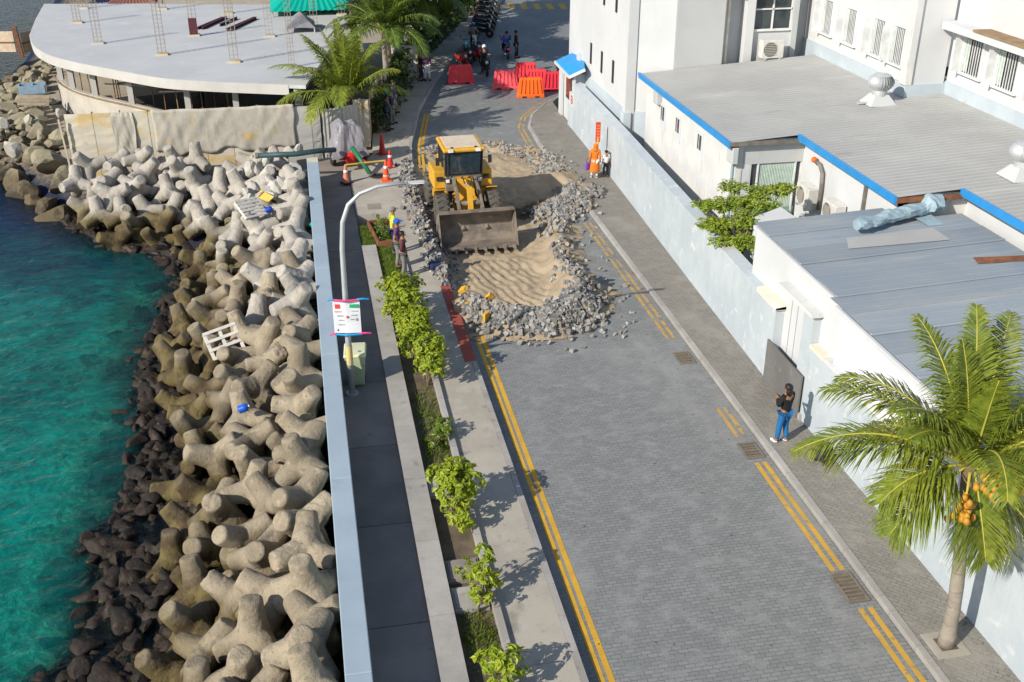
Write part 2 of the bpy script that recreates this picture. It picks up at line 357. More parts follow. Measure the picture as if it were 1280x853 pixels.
# ---------------------------------------------------------------- road plan (metres; Y runs up the street)
XL = [(-10,4.18),(30,4.15),(44,4.2),(48.7,4.63),(55,5.72),(61,7.3),(73,11.2),(81,13.8),(95,18.6),(130,30)]
XR = [(-10,10.45),(30,10.5),(45,10.45),(48,10.42),(51,10.55),(53,11.1),(55,12.2),(56.5,13.4),(58,16),(59,22),(60,60),(130,60)]
def xl(y): return interp(XL, y)
def xr(y): return interp(XR, y)
PIT = [(4.16,46.5),(5.6,48.2),(7.9,48.8),(10.3,47.4),(10.42,44),(10.42,39.3),(9.1,37.6),(8.45,34.6),(8.3,31.2),(7.7,29.5),(6.3,28.8),(4.9,29.6),(4.16,31.5)]
def in_poly(x, y, P):
    c = False; n = len(P)
    for i in range(n):
        x1, y1 = P[i]; x2, y2 = P[(i+1) % n]
        if (y1 > y) != (y2 > y) and x < (x2-x1)*(y-y1)/(y2-y1)+x1: c = not c
    return c
def dist_poly(x, y, P, closed=True):
    best = 1e9; n = len(P)
    for i in range(n if closed else n-1):
        a = Vector(P[i]); b = Vector(P[(i+1) % n]); ab = b - a; p = Vector((x, y)); t = max(0, min(1, (p-a).dot(ab)/ab.length_squared)); best = min(best, (p-a-ab*t).length)
    return best

def se(name):
    o = bpy.data.objects.new(name, None); col.objects.link(o); o.empty_display_size = .2; ORG[o] = Vector(); return structure(o)
# land under everything, reaching the horizon
structure(MB().quad((-.1,-60,-.75),(900,-60,-.75),(900,1500,-.75),(-.1,1500,-.75)).build('ground', m_ground))
structure(MB().quad((-10.3,48.2,-.42),(-.1,48.2,-.42),(-.1,400,-.42),(-15.5,400,-.42),(-15.5,62,-.42),(-12,54,-.42)).build('sandy_yard', m_ground))
# paved road sheet with the dug-out hole
mb = MB(); NX = 56; ys = [-12 + .4*i for i in range(int(142/.4)+1)]
idx = {}
def rv(i, j):
    k = (i, j)
    if k not in idx:
        y = ys[j]; a = xl(y); b = xr(y); idx[k] = len(mb.v); mb.v.append(Vector((a + (b-a)*i/NX, y, 0)))
    return idx[k]
for j in range(len(ys)-1):
    for i in range(NX):
        y = (ys[j]+ys[j+1])/2; a = xl(y); b = xr(y); x = a + (b-a)*(i+.5)/NX
        if 27 < y < 50 and in_poly(x + .12*n2(x,y,1.5,3), y + .15*n2(x,y,1.5,9), PIT): continue
        mb.f.append((rv(i,j), rv(i+1,j), rv(i+1,j+1), rv(i,j+1)))
road = structure(mb.build('road', m_road))

# dug sand bed with ridges
FR = [(4.5,30.6),(5.4,29.7),(6.6,29.3),(7.7,30.0),(8.1,31.4)]      # front heap ridge
RR = [(8.1,31.4),(8.15,33.6),(8.4,35.8),(8.9,37.4)]                # right ridge
BR = [(9.0,39.2),(10.2,40.4),(10.9,41.2)]                          # rubble by the right walk
SM = [(7.2,42.6),(8.6,42.4),(9.8,42.9)]                            # sand mound behind the loader
def sand_h(x, y):
    d = dist_poly(x, y, PIT); ins = in_poly(x, y, PIT)
    h = -.22*min(1, d/.7) if ins else -.03*min(1, d)
    g = lambda P, w: math.exp(-(dist_poly(x, y, P, False)/w)**2)
    h += .52*g(FR, .75) + .36*g(RR, .6) + .30*g(BR, .65) + .50*g(SM, 1.1) + .22*g([(5.2,45.5),(8.0,46.5)], 1.2)
    h += .07*n2(x, y, 1.3, 2) + .045*n2(x, y, 4.0, 5) + .02*n2(x, y, 11, 7)
    if 4.6 < x < 7.8 and 30.6 < y < 35.2:                          # grooves left by the bucket teeth
        h += (.028+.03*n2(x,y,.9,7))*math.sin((x + .30*(y-33) + .16*n2(x,y,1.2,4))*2*math.pi/.31)*min(1, (x-4.6)*2)*min(1,(7.8-x)*2)
    return h
mb = MB(); gx, gy = 110, 330; x0, x1, y0, y1 = 3.98, 11.4, 27.6, 49.6
for j in range(gy+1):
    for i in range(gx+1):
        x = lerp(x0,x1,i/gx); y = lerp(y0,y1,j/gy); mb.v.append(Vector((x, y, sand_h(x, y))))
for j in range(gy):
    for i in range(gx):
        a = j*(gx+1)+i; c = mb.v[a]
        if in_poly(c.x, c.y, PIT) or sand_h(c.x, c.y) > .02 or dist_poly(c.x, c.y, PIT) < .3:
            mb.f.append((a, a+1, a+gx+2, a+gx+1))
# sand colour: pale sand, the loader's shade and dark soil painted in beside it
def sand_mat():
    m, nt, b, vec, out = new_mat('dug sand bed')
    f, _ = noise_fac(nt, vec, 1.2, .35, .65); c = mixc(nt, f, (.42,.335,.23), (.33,.262,.18))
    f, _ = noise_fac(nt, vec, 4.0, .55, .8); c = mixc(nt, f, c, (.50,.42,.31))
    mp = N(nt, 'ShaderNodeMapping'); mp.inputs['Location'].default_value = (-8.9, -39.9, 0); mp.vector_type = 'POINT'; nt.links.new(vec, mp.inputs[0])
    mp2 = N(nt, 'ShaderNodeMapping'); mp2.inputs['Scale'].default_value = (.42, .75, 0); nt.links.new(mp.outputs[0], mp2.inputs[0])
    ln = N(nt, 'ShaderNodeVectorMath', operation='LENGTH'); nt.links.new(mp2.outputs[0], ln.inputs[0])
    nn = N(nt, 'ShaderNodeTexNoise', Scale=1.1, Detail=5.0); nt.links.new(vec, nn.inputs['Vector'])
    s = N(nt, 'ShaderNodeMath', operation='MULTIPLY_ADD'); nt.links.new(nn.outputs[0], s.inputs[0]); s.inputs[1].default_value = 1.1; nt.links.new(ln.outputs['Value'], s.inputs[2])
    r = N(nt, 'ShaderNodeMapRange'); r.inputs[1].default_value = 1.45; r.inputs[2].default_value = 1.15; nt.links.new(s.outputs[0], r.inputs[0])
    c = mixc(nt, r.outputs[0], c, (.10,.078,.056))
    nt.links.new(c, b.inputs['Base Color']); b.inputs['Roughness'].default_value = .95; b.inputs['Specular IOR Level'].default_value = .1
    n = N(nt, 'ShaderNodeTexNoise', Scale=14.0, Detail=8.0, Roughness=.7); nt.links.new(vec, n.inputs['Vector'])
    bp = N(nt, 'ShaderNodeBump', Strength=.8, Distance=.05); nt.links.new(n.outputs[0], bp.inputs['Height']); nt.links.new(bp.outputs[0], b.inputs['Normal'])
    return m
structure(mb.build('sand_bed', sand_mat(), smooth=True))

# painted lines
def strip(ya, yb, off, w, side, z=.006, step=1.0):
    mb = MB(); n = max(1, int((yb-ya)/step)); e = (lambda y: xl(y)) if side < 0 else (lambda y: xr(y))
    for i in range(n):
        a = ya+(yb-ya)*i/n; b = ya+(yb-ya)*(i+1)/n
        mb.quad((e(a)+off,a,z),(e(a)+off+w,a,z),(e(b)+off+w,b,z),(e(b)+off,b,z))
    return mb
for off in (.22, .40):
    structure(strip(-10, 29.3, off, .12, -1).build('yellow_line', m_yellow))
    structure(strip(44.5, 54.5, off, .12, -1).build('yellow_line', m_yellow))
for off in (-.29, -.50):
    structure(strip(-10, 15.3, off, .12, 1).build('yellow_line', m_yellow_mid))
    structure(strip(16.5, 20.7, off, .12, 1).build('yellow_line', m_yellow_mid))
    structure(strip(21.9, 23.4, off, .11, 1).build('yellow_line', m_yellow_old))
    structure(strip(27.6, 37.6, off, .11, 1).build('yellow_line', m_yellow_old))
    structure(strip(46.8, 56.2, off, .11, 1, step=.4).build('yellow_line', m_yellow_old))
# zebra crossing of yellow bars at the far junction
zc = thing('zebra_crossing', 'yellow striped zebra crossing across the far end of the street', 'crossing', (16.5, 85, 0))
for k in range(9):
    x = 12.9 + .98*k; yb = 85.6 - .22*k
    MB().add([(x,yb-1.2,.006),(x+.5,yb-1.25,.006),(x+.75,yb+1.25,.006),(x+.25,yb+1.3,.006)], [(0,1,2,3)]).build('stripe', m_yellow, zc, world=True)

# ---------------------------------------------------------------- left pavement
Z_W = .20                                                        # level of the raised pavement
def pave_poly(xa, xb, ya, yb, z0, z1, step=1.5):
    n = max(1, int((yb-ya)/step)); L = [(xa(ya+(yb-ya)*i/n), ya+(yb-ya)*i/n) for i in range(n+1)]; Rr = [(xb(p[1]), p[1]) for p in L]
    return MB().prism(Rr + L[::-1], z0, z1)
pav = se('left_pavement')
def child_pave(mb, name, m, par): 
    o0 = ORG[par]; mb.v = [p - o0 for p in mb.v]; ob = bpy.data.objects.new(name, mb.mesh(name)); ob.data.materials.append(m); col.objects.link(ob); ob.parent = par; return ob
# concrete bays of the pavement, each a slab with a thin joint
yb = -10.0
while yb < 37.6:
    h = 3.1; child_pave(pave_poly(lambda y: 2.92, lambda y: xl(y)-.16, yb, yb+h-.012, -.4, Z_W, 3), 'concrete_bay', m_conc, pav); yb += h
while yb < 100:
    h = 2.6; ya2 = yb; lx = lambda y: interp([(37,1.52),(46.6,1.52),(47.2,2.7),(52,3.05),(60.4,5.2),(78.7,10.4),(100,17)], y)
    child_pave(pave_poly(lx, lambda y: xl(y)-.16, yb, yb+h-.012, -.4, Z_W, 1.3), 'concrete_bay', m_conc, pav); yb += h
# kerb stones, left then right
ks = se('left_kerb')
y = -10.0
while y < 96:
    e = y + .985; child_pave(MB().add([(xl(y)-.155,y,-.4),(xl(y),y,-.4),(xl(e),e,-.4),(xl(e)-.155,e,-.4),(xl(y)-.155,y,Z_W+.012),(xl(y)-.02,y,Z_W+.006),(xl(e)-.02,e,Z_W+.006),(xl(e)-.155,e,Z_W+.012)],
        [(0,3,2,1),(4,5,6,7),(0,1,5,4),(1,2,6,5),(2,3,7,6),(3,0,4,7)]), 'kerb_stone', m_kerb, ks); y += 1.0
kr = se('right_kerb')
y = -10.0
while y < 57.6:
    st = 1.0 if y < 50 else .5
    e = y + st - .015; child_pave(MB().add([(xr(y),y,-.4),(xr(y)+.16,y,-.4),(xr(e)+.16,e,-.4),(xr(e),e,-.4),(xr(y)+.02,y,.125),(xr(y)+.16,y,.13),(xr(e)+.16,e,.13),(xr(e)+.02,e,.125)],
        [(0,3,2,1),(4,5,6,7),(0,1,5,4),(1,2,6,5),(2,3,7,6),(3,0,4,7)]), 'kerb_stone', m_kerb, kr); y += st
XW = [(-10,11.9),(20.5,11.92),(24,11.85),(31.4,12.05),(42.5,12.42),(50,12.55),(60,12.9)]
def xw(y): return interp(XW, y)
structure(pave_poly(lambda y: xr(y)+.162, lambda y: max(xw(y)+.05, xr(y)+.2), -10, 57.5, -.4, .118, .75).build('right_pavement', m_walk))
# red painted strip beside the kerb
structure(MB().box(3.80,4.125,26.9,32.3,Z_W-.01,Z_W+.018).build('red_strip', m_red))
structure(MB().box(3.80,3.95,33.0,33.35,Z_W-.01,Z_W+.005).build('red_strip', m_red))
# planting strip: soil bed, inner wall band, outer narrow kerb
structure(MB().box(1.98,2.80,-10,37.6,-.4,.06).build('planter_soil', m_soil))
pw = se('planter_wall')
y = -10.0
while y < 36.2:
    child_pave(MB().box(1.50, 2.0, y, min(y+2.38, 36.2), -.4, .27 + .015*rnd.random()), 'concrete_band', m_kerb, pw); y += 2.4
y = -10.0
while y < 36.2:
    if not (19.0 < y < 20.2): child_pave(MB().box(2.78, 2.915, y, min(y+1.18, 36.4), -.4, .285 + .015*rnd.random()), 'kerb_stone', m_kerb, pw)
    y += 1.2
structure(MB().box(2.0,2.78,31.4,38.0,.03,.17).build('grass_bed', m_grass))
structure(MB().box(1.52,2.0,36.25,38.4,.03,.19).build('grass_verge', m_grass))
for (ya, yb2, mm) in ((20.6,21.6,m_kerb),(17.5,18.2,m_prom),(16.6,17.3,m_kerb),(14.0,14.5,m_prom)):
    t = thing('drain_cover', 'flat grey concrete cover slab lying in the planting strip', 'cover', (2.4,(ya+yb2)/2,.06), 0, 'cover slabs in the planting strip')
    MB().box(2.04,2.74,ya,yb2,.055,.14).build('slab', mm, t, world=True); MB().box(2.09,2.69,ya+.06,yb2-.06,.13,.165).build('panel', mm, t, world=True)
# grass tufts in the planting strip
mb = MB()
for k in range(5200):
    if k < 2600: x = rnd.uniform(2.02,2.76); y = rnd.uniform(31.4,38)
    elif k < 4200: x = rnd.uniform(2.1,2.75); y = rnd.choice([rnd.gauss(22.6,.5), rnd.gauss(24.6,.7), rnd.gauss(15.9,.35)])
    else: x = rnd.uniform(1.55,2.0); y = rnd.uniform(36.3,38.3)
    h = rnd.uniform(.05,.15); a = rnd.uniform(0,6.3); dx, dy = math.cos(a)*.014, math.sin(a)*.014; z = .06 if k >= 2600 and k < 4200 else .165
    mb.quad((x-dx,y-dy,z),(x+dx,y+dy,z),(x+rnd.uniform(-.05,.05),y+rnd.uniform(-.05,.05),z+h))
m_blade = leaf_mat('grass blades', (.20,.27,.03), (.13,.20,.025))
g = mb.build('grass', m_blade); tag(g, 'short bright green grass tufts in the planting strip', 'grass', None, 'stuff')

# promenade slabs behind the sea wall
pr_ = se('promenade')
for k in range(18):
    y = -10 + 3.3*k; e = min(y+3.275, 47.4)
    child_pave(MB().box(.28,1.497, y, e, -.4, .15), 'paving_slab', m_prom, pr_)
# sea wall, cast in bays
sw = thing('sea_wall', 'long blue grey painted concrete parapet wall above the tetrapods', 'wall', (.06, 15, -1.6))
y = -10.0
while y < 44.0:
    e = min(y + 6.05, 44.35)
    MB().box(-.19, .28, y, e-.006, -1.6, 1.13).build('wall_bay', m_seawall, sw, bevel=.02, world=True); y += 6.05
MB().box(-.17,.26,43.7,44.33,1.125,1.145).build('stained_cap', m_hoard, sw, world=True)

# ---------------------------------------------------------------- sea and sea bed
WZ = -1.35
SHORE = [(-12,-6.2),(12,-6.0),(18,-5.9),(20.7,-5.4),(22.3,-6.1),(23.6,-5.4),(27.4,-5.35),(32.4,-5.8),(36,-5.4),(38,-5.0),(40.7,-6.0),(42.0,-8.0),(46.8,-11.3),(50,-13.6),(54,-17),(58,-20.5),(64,-20.5),(70,-19.2),(80,-19.5),(100,-21),(130,-24)]
TEDGE = [(10,-3.7),(17,-3.8),(21.5,-4.0),(27,-4.25),(30,-4.9),(32.2,-5.3),(34,-5.1),(37.2,-4.5),(40.8,-5.3),(41.9,-7.6),(44.5,-9.6),(47,-10.6)]
def shore(y): return interp(SHORE, y)
def bed_h(x, y):
    d = shore(y) - x                           # metres out from the waterline
    if y > 43 and x > -40: d = max(d, 0) if d > 0 else d
    h = WZ - .22 - .9*min(1, max(0, d+.2)/3.0) - .7*min(1, max(0, d-2)/10)
    if d < -.2:
        h = WZ - .32 + .05*min(1,-d) + (min(.6, max(0,(x - interp(TEDGE,y) - .2))*.3) if y < 47.5 else min(1.0, (-d-.2)*.4))
    return h + .18*n2(x, y, .5, 3) + .12*n2(x, y, 1.6, 8)
mb = MB(); bx = [-160,-120,-90,-70,-55,-45,-38,-32] + [-28+.55*i for i in range(51)]; by = [-14+.7*i for i in range(112)] + [70,78,90,110,140,180,230]
for y in by:
    for x in bx: mb.v.append(Vector((min(x,-.12), y, bed_h(x, y))))
nb = len(bx)
for j in range(len(by)-1):
    for i in range(nb-1):
        a = j*nb+i; mb.f.append((a, a+1, a+nb+1, a+nb))
def bed_mat():
    m, nt, b, vec, out = new_mat('sea bed')
    f, _ = noise_fac(nt, vec, .55, .40, .62, detail=6, stretch=(1.0,.8,1)); c = mixc(nt, f, (.62,.60,.44), (.30,.34,.22))
    f, _ = noise_fac(nt, vec, 2.2, .56, .68, detail=6); c = mixc(nt, f, c, (.13,.15,.09))
    sx = N(nt, 'ShaderNodeSeparateXYZ'); nt.links.new(vec, sx.inputs[0])
    # dark reef flat and painted gap shade where the bed shelves up under the tetrapods, and the weed beds of the far bay
    n = N(nt, 'ShaderNodeTexNoise', Scale=.5, Detail=6.0); nt.links.new(vec, n.inputs['Vector'])
    a = N(nt, 'ShaderNodeMath', operation='MULTIPLY_ADD'); nt.links.new(n.outputs[0], a.inputs[0]); a.inputs[1].default_value = .7; nt.links.new(sx.outputs['Z'], a.inputs[2])
    r = N(nt, 'ShaderNodeMapRange'); r.inputs[1].default_value = -1.72; r.inputs[2].default_value = -1.42; nt.links.new(a.outputs[0], r.inputs[0]); c = mixc(nt, r.outputs[0], c, (.035,.027,.02))
    a2 = N(nt, 'ShaderNodeMath', operation='MULTIPLY_ADD'); nt.links.new(n.outputs[0], a2.inputs[0]); a2.inputs[1].default_value = 9.0; nt.links.new(sx.outputs['Y'], a2.inputs[2])
    r2 = N(nt, 'ShaderNodeMapRange'); r2.inputs[1].default_value = 42; r2.inputs[2].default_value = 48.5; nt.links.new(a2.outputs[0], r2.inputs[0]); c = mixc(nt, r2.outputs[0], c, (.022,.03,.06))
    r3 = N(nt, 'ShaderNodeMapRange'); r3.inputs[1].default_value = -1.15; r3.inputs[2].default_value = -.75; nt.links.new(sx.outputs['Z'], r3.inputs[0])
    r4 = N(nt, 'ShaderNodeMapRange'); r4.inputs[1].default_value = 46; r4.inputs[2].default_value = 47; nt.links.new(sx.outputs['Y'], r4.inputs[0])
    mu = N(nt, 'ShaderNodeMath', operation='MULTIPLY'); nt.links.new(r3.outputs[0], mu.inputs[0]); nt.links.new(r4.outputs[0], mu.inputs[1])
    fr_, _ = noise_fac(nt, vec, 5.0, .4, .6); c = mixc(nt, mu.outputs[0], c, mixc(nt, fr_, (.26,.21,.14), (.12,.10,.07)))
    nt.links.new(c, b.inputs['Base Color']); b.inputs['Roughness'].default_value = .95; b.inputs['Specular IOR Level'].default_value = .05
    return m
structure(mb.build('sea_bed', bed_mat(), smooth=True))
def water_mat():
    m, nt, b, vec, out = new_mat('sea water'); nt.nodes.remove(b)
    tr = N(nt, 'ShaderNodeBsdfTransparent'); tr.inputs[0].default_value = (.16,.72,.66,1)
    df = N(nt, 'ShaderNodeBsdfDiffuse')
    sx = N(nt, 'ShaderNodeSeparateXYZ'); nt.links.new(vec, sx.inputs[0])
    n0 = N(nt, 'ShaderNodeTexNoise', Scale=.35, Detail=4.0); nt.links.new(vec, n0.inputs['Vector'])
    a2 = N(nt, 'ShaderNodeMath', operation='MULTIPLY_ADD'); nt.links.new(n0.outputs[0], a2.inputs[0]); a2.inputs[1].default_value = 12.0; nt.links.new(sx.outputs['Y'], a2.inputs[2])
    r2 = N(nt, 'ShaderNodeMapRange'); r2.inputs[1].default_value = 42; r2.inputs[2].default_value = 52; nt.links.new(a2.outputs[0], r2.inputs[0])
    f0, _ = noise_fac(nt, vec, .22, .38, .62, detail=3); f1, _ = noise_fac(nt, vec, 1.1, .38, .62, detail=8, stretch=(.8,1.15,1), rough=.66)
    fm = N(nt, 'ShaderNodeMath', operation='MULTIPLY_ADD'); nt.links.new(f0, fm.inputs[0]); fm.inputs[1].default_value = .45; fs = N(nt, 'ShaderNodeMath', operation='MULTIPLY'); nt.links.new(f1, fs.inputs[0]); fs.inputs[1].default_value = .6; nt.links.new(fs.outputs[0], fm.inputs[2]); f = fm.outputs[0]
    shallow = mixc(nt, f, (.0,.36,.31), (.0,.10,.115))
    nt.links.new(mixc(nt, r2.outputs[0], shallow, (.003,.035,.12)), df.inputs[0])
    at_ = N(nt, 'ShaderNodeAttribute'); at_.attribute_name = 'depth'
    dp = N(nt, 'ShaderNodeMapRange'); dp.inputs[1].default_value = .12; dp.inputs[2].default_value = .95; nt.links.new(at_.outputs['Fac'], dp.inputs[0])
    nt.links.new(mixc(nt, dp.outputs[0], (.72,.90,.86), mixc(nt, r2.outputs[0], (.10,.80,.70), (.10,.25,.45))), tr.inputs[0])
    w = N(nt, 'ShaderNodeTexNoise', Scale=1.9, Detail=7.0, Roughness=.58, Distortion=.7)
    mp = N(nt, 'ShaderNodeMapping'); mp.inputs['Scale'].default_value = (.95, 1.25, 1); mp.inputs['Rotation'].default_value = (0,0,R(25)); nt.links.new(vec, mp.inputs[0]); nt.links.new(mp.outputs[0], w.inputs['Vector'])
    bp = N(nt, 'ShaderNodeBump', Strength=.75, Distance=.16); nt.links.new(w.outputs[0], bp.inputs['Height'])
    gl = N(nt, 'ShaderNodeBsdfGlossy', Roughness=.12); nt.links.new(bp.outputs[0], gl.inputs['Normal']); nt.links.new(bp.outputs[0], df.inputs['Normal'])
    m1 = N(nt, 'ShaderNodeMixShader'); m1f = N(nt, 'ShaderNodeMath', operation='MULTIPLY'); nt.links.new(dp.outputs[0], m1f.inputs[0]); m1f.inputs[1].default_value = .42; nt.links.new(m1f.outputs[0], m1.inputs[0]); nt.links.new(tr.outputs[0], m1.inputs[1]); nt.links.new(df.outputs[0], m1.inputs[2])
    fr = N(nt, 'ShaderNodeFresnel', IOR=1.24); nt.links.new(bp.outputs[0], fr.inputs['Normal'])
    m2 = N(nt, 'ShaderNodeMixShader'); nt.links.new(fr.outputs[0], m2.inputs[0]); nt.links.new(m1.outputs[0], m2.inputs[1]); nt.links.new(gl.outputs[0], m2.inputs[2])
    nt.links.new(m2.outputs[0], out.inputs[0])
    return m
# gently heaving water surface
mb = MB(); wx = [-900,-400,-160,-90,-60,-45] + [-38+.42*i for i in range(91)]; wy = [-60,-30] + [-14+.5*i for i in range(160)] + [70,80,95,120,170,300,700,1500]
for y in wy:
    for x in wx: mb.v.append(Vector((min(x,-.25), y, WZ + (.05*n2(x,y,.45,4)+.035*n2(x,y,1.1,8) if x > -40 and y < 80 else 0))))
nb = len(wx)
for j in range(len(wy)-1):
    for i in range(nb-1):
        a = j*nb+i; mb.f.append((a, a+1, a+nb+1, a+nb))
dep = [max(0.0, v.z - bed_h(v.x, v.y))*(.3 if v.x > shore(v.y) - .2 else 1.0) if v.x > -60 and -20 < v.y < 120 else 3.0 for v in mb.v]
sea = structure(mb.build('sea', water_mat(), smooth=True))
da = sea.data.attributes.new('depth', 'FLOAT', 'POINT'); da.data.foreach_set('value', dep)
# knobbly weed-covered reef flat between the tetrapods and the deeper water
mb = MB(); ny, nx_ = 300, 40
for j in range(ny+1):
    y = lerp(11, 47.5, j/ny); a = shore(y) - .7; b = interp(TEDGE, y) + 1.6
    for i in range(nx_+1):
        x = lerp(a, b, i/nx_); u = i/nx_; k = abs(n2(x,y,2.1,3)) + .6*abs(n2(x,y,4.7,6)) + .35*abs(n2(x,y,10,2))
        edge = min(1, u*4.5) ; gap = .35*max(0, n2(x,y,.75,12))
        mb.v.append(Vector((x, y, WZ - .60 + .47*edge + .50*k*edge - gap)))
for j in range(ny):
    for i in range(nx_): a = j*(nx_+1)+i; mb.f.append((a, a+1, a+nx_+2, a+nx_+1))
structure(mb.build('reef_flat', M('weedy reef', (.040,.027,.018), (.020,.016,.012), 3, .55, .9, 14, over=[((.10,.065,.030), 5, .58, .74, None), ((.17,.13,.075), 9, .66, .76, None)]), smooth=True))
# ---------------------------------------------------------------- tetrapods
TD = [Vector((0,0,1)), Vector((2*math.sqrt(2)/3,0,-1/3)), Vector((-math.sqrt(2)/3,math.sqrt(2/3),-1/3)), Vector((-math.sqrt(2)/3,-math.sqrt(2/3),-1/3))]
def tetra_mesh(seed, rough=.0):
    mb = MB()
    for d in TD:
        mb.tube([d*-.05, d*.30, d*.62, d*.93, d*.985, d*1.0], [.40,.375,.325,.285,.27,.235], 16)
    mb.ball((0,0,0), (.46,.46,.46), 12, 8)
    ob = bpy.data.objects.new('t', mb.mesh('t')); col.objects.link(ob)
    rm = ob.modifiers.new('r','REMESH'); rm.mode = 'VOXEL'; rm.voxel_size = .048
    sm = ob.modifiers.new('s','SMOOTH'); sm.iterations = 2; sm.factor = .5
    me = eval_mesh(ob)
    for v in me.vertices:
        p = v.co; k = mnoise.noise(p*1.6 + Vector((seed*7.3,0,0)))*.035 + mnoise.noise(p*5 + Vector((seed*3.1,0,0)))*.014
        if rough: k += rough*mnoise.noise(p*9 + Vector((seed,0,0)))
        v.co = p + p.normalized()*k
    me.shade_smooth(); me.update(); return me
tet = [tetra_mesh(1), tetra_mesh(2), tetra_mesh(3, .012), tetra_mesh(4, .03)]
tet_w = []
for me in tet:
    me.materials.append(m_tetra); w = me.copy(); w.materials.clear(); w.materials.append(m_tetra_white); tet_w.append(w)
rt = random.Random(5)
def tz(x, y):
    """height of the armour slope: high against the wall, down to the waterline"""
    s = interp(TEDGE, y) - .1
    if y > 40.5 and x < -4.8:                     # upper bay heaped against the hoarding
        t = max(0, min(1, (y - 41.2 - max(0,(-x-8)*.35))/5.2)); return lerp(-1.6, .62, t)
    t = max(0, min(1, (x - s)/( -.9 - s)))
    return lerp(-1.45, .40, t**.85)
def beside(y):
    for lim, nm in ((15.5,'opposite the bushy corner shrub'),(18.2,'opposite the sparse shrub'),(21.5,'opposite the lone round shrub'),(24.3,'opposite the low grassy shrub'),(27.0,'opposite the street lamp'),(31.3,'opposite the dense shrub row'),(36,'opposite the grass bed'),(39,'opposite the timber planter'),(42,'opposite the square manhole cover'),(99,'near the end of the sea wall')):
        if y < lim: return nm
pts = []
def try_add(x, y, dmin):
    z = tz(x, y)
    for p in pts:
        if (p[0]-x)**2 + (p[1]-y)**2 + (p[2]-z)**2*1.0 < dmin**2: return False
    pts.append((x, y, z)); return True
k = 0
for y in [12.4+1.02*i for i in range(32)]:           # first the row that leans on the wall
    try_add(-.78 + rt.uniform(-.08,.08), y + rt.uniform(-.12,.12), .5)
while k < 60000 and len(pts) < 292:
    k += 1
    if rt.random() < .74: x = rt.uniform(-5.6,-1.1); y = rt.uniform(12.4,45.3)
    else: x = rt.uniform(-11.2,-1.0); y = rt.uniform(41.5,46.9)
    if x < interp(TEDGE,y) + .15 + .7*n2(x,y,.6,2): continue
    if x < -9.4 and y > 45.8: continue
    try_add(x, y, .93)
n1_ = len(pts); k = 0
while k < 30000 and len(pts) < n1_ + 105:             # lower layer seen through the gaps
    k += 1
    if rt.random() < .74: x = rt.uniform(-5.2,-.8); y = rt.uniform(12.4,45.3)
    else: x = rt.uniform(-10.6,-1.0); y = rt.uniform(42.3,46.9)
    if x < interp(TEDGE,y) + .6: continue
    z = tz(x,y) - .72
    if any((p[0]-x)**2+(p[1]-y)**2+(p[2]-z)**2 < .86**2 for p in pts): continue
    pts.append((x,y,z))
low_ids = set(range(n1_, len(pts)))
for pi_, (x, y, z) in enumerate(pts):
    pale = y > 37 + 3*n2(x,y,.3,1) or (x > -2.2 and y > 30 and rt.random() < .5)
    wet = z < -.95
    me = rt.choice(tet_w if pale and not wet else tet)
    q = Matrix.Rotation(rt.uniform(0,6.28),4,'Z') @ Matrix.Rotation(rt.uniform(-.9,.9),4,'X') @ Matrix.Rotation(rt.uniform(-.9,.9),4,'Y')
    lift = 0.0
    if x > -1.25 and q.to_euler():
        lift = rt.uniform(-.12,.12)
    near_ = beside(y)
    if y > 40.8 and x < -1.7: row, gp = ('olive stained tetrapod at the bay waterline' if wet else 'pale grey tetrapod heaped'), 'tetrapods heaped below the hoarding'; near_ = 'in front of the rusty hoarding end' if x < -7.5 else 'in front of the wide shade cloth' if x < -3.5 else 'beside the broken concrete lumps'
    elif wet: row, gp = 'olive algae stained tetrapod at the waterline', 'algae stained tetrapods at the waterline'
    elif x > -1.35: row, gp = 'weathered tetrapod leaning on the sea wall', 'tetrapods leaning on the sea wall'
    elif x > -2.6: row, gp = 'dry sandy grey tetrapod of the second row', 'dry tetrapods on the slope'
    else: row, gp = 'dry tetrapod low on the slope', 'dry tetrapods on the slope'
    if pi_ in low_ids: row, gp = 'half buried tetrapod under the others', 'half buried tetrapods of the lower layer'
    lb = row + ' ' + near_; gp = gp + ' ' + near_
    o = inst('tetrapod', me, (x, y, z + rt.uniform(-.12,.22) + lift), q.to_euler(), rt.uniform(.75,.84)); tag(o, lb, 'tetrapod', gp)

# ---------------------------------------------------------------- boulders
def rock_mesh(seed, n=2, cuts=12, rough=.07):
    r = random.Random(seed); bm = bmesh.new(); bmesh.ops.create_icosphere(bm, subdivisions=n, radius=1.0)
    pl = [(Vector((r.gauss(0,1), r.gauss(0,1), r.gauss(0,1))).normalized(), r.uniform(.42,.75)) for _ in range(cuts)]
    for v in bm.verts:
        p = v.co.copy()
        for nn, d in pl:
            e = p.dot(nn) - d
            if e > 0: p -= nn*e
        p *= 1 + rough*mnoise.noise(p*2.2 + Vector((seed,0,0))) + rough*.5*mnoise.noise(p*6 + Vector((seed,0,0)))
        v.co = Vector((p.x*1.1, p.y*.85, p.z*.72))
    me = bpy.data.meshes.new('rock'); bm.to_mesh(me); bm.free(); return me
rocks = [rock_mesh(s, 3) for s in range(6)]
for me in rocks: me.materials.append(m_rock)
wrocks = [rock_mesh(s+20, 3, 5, .22) for s in range(4)]
for me in wrocks: me.materials.append(m_weedrock); me.shade_smooth()
bp_ = []
k = 0
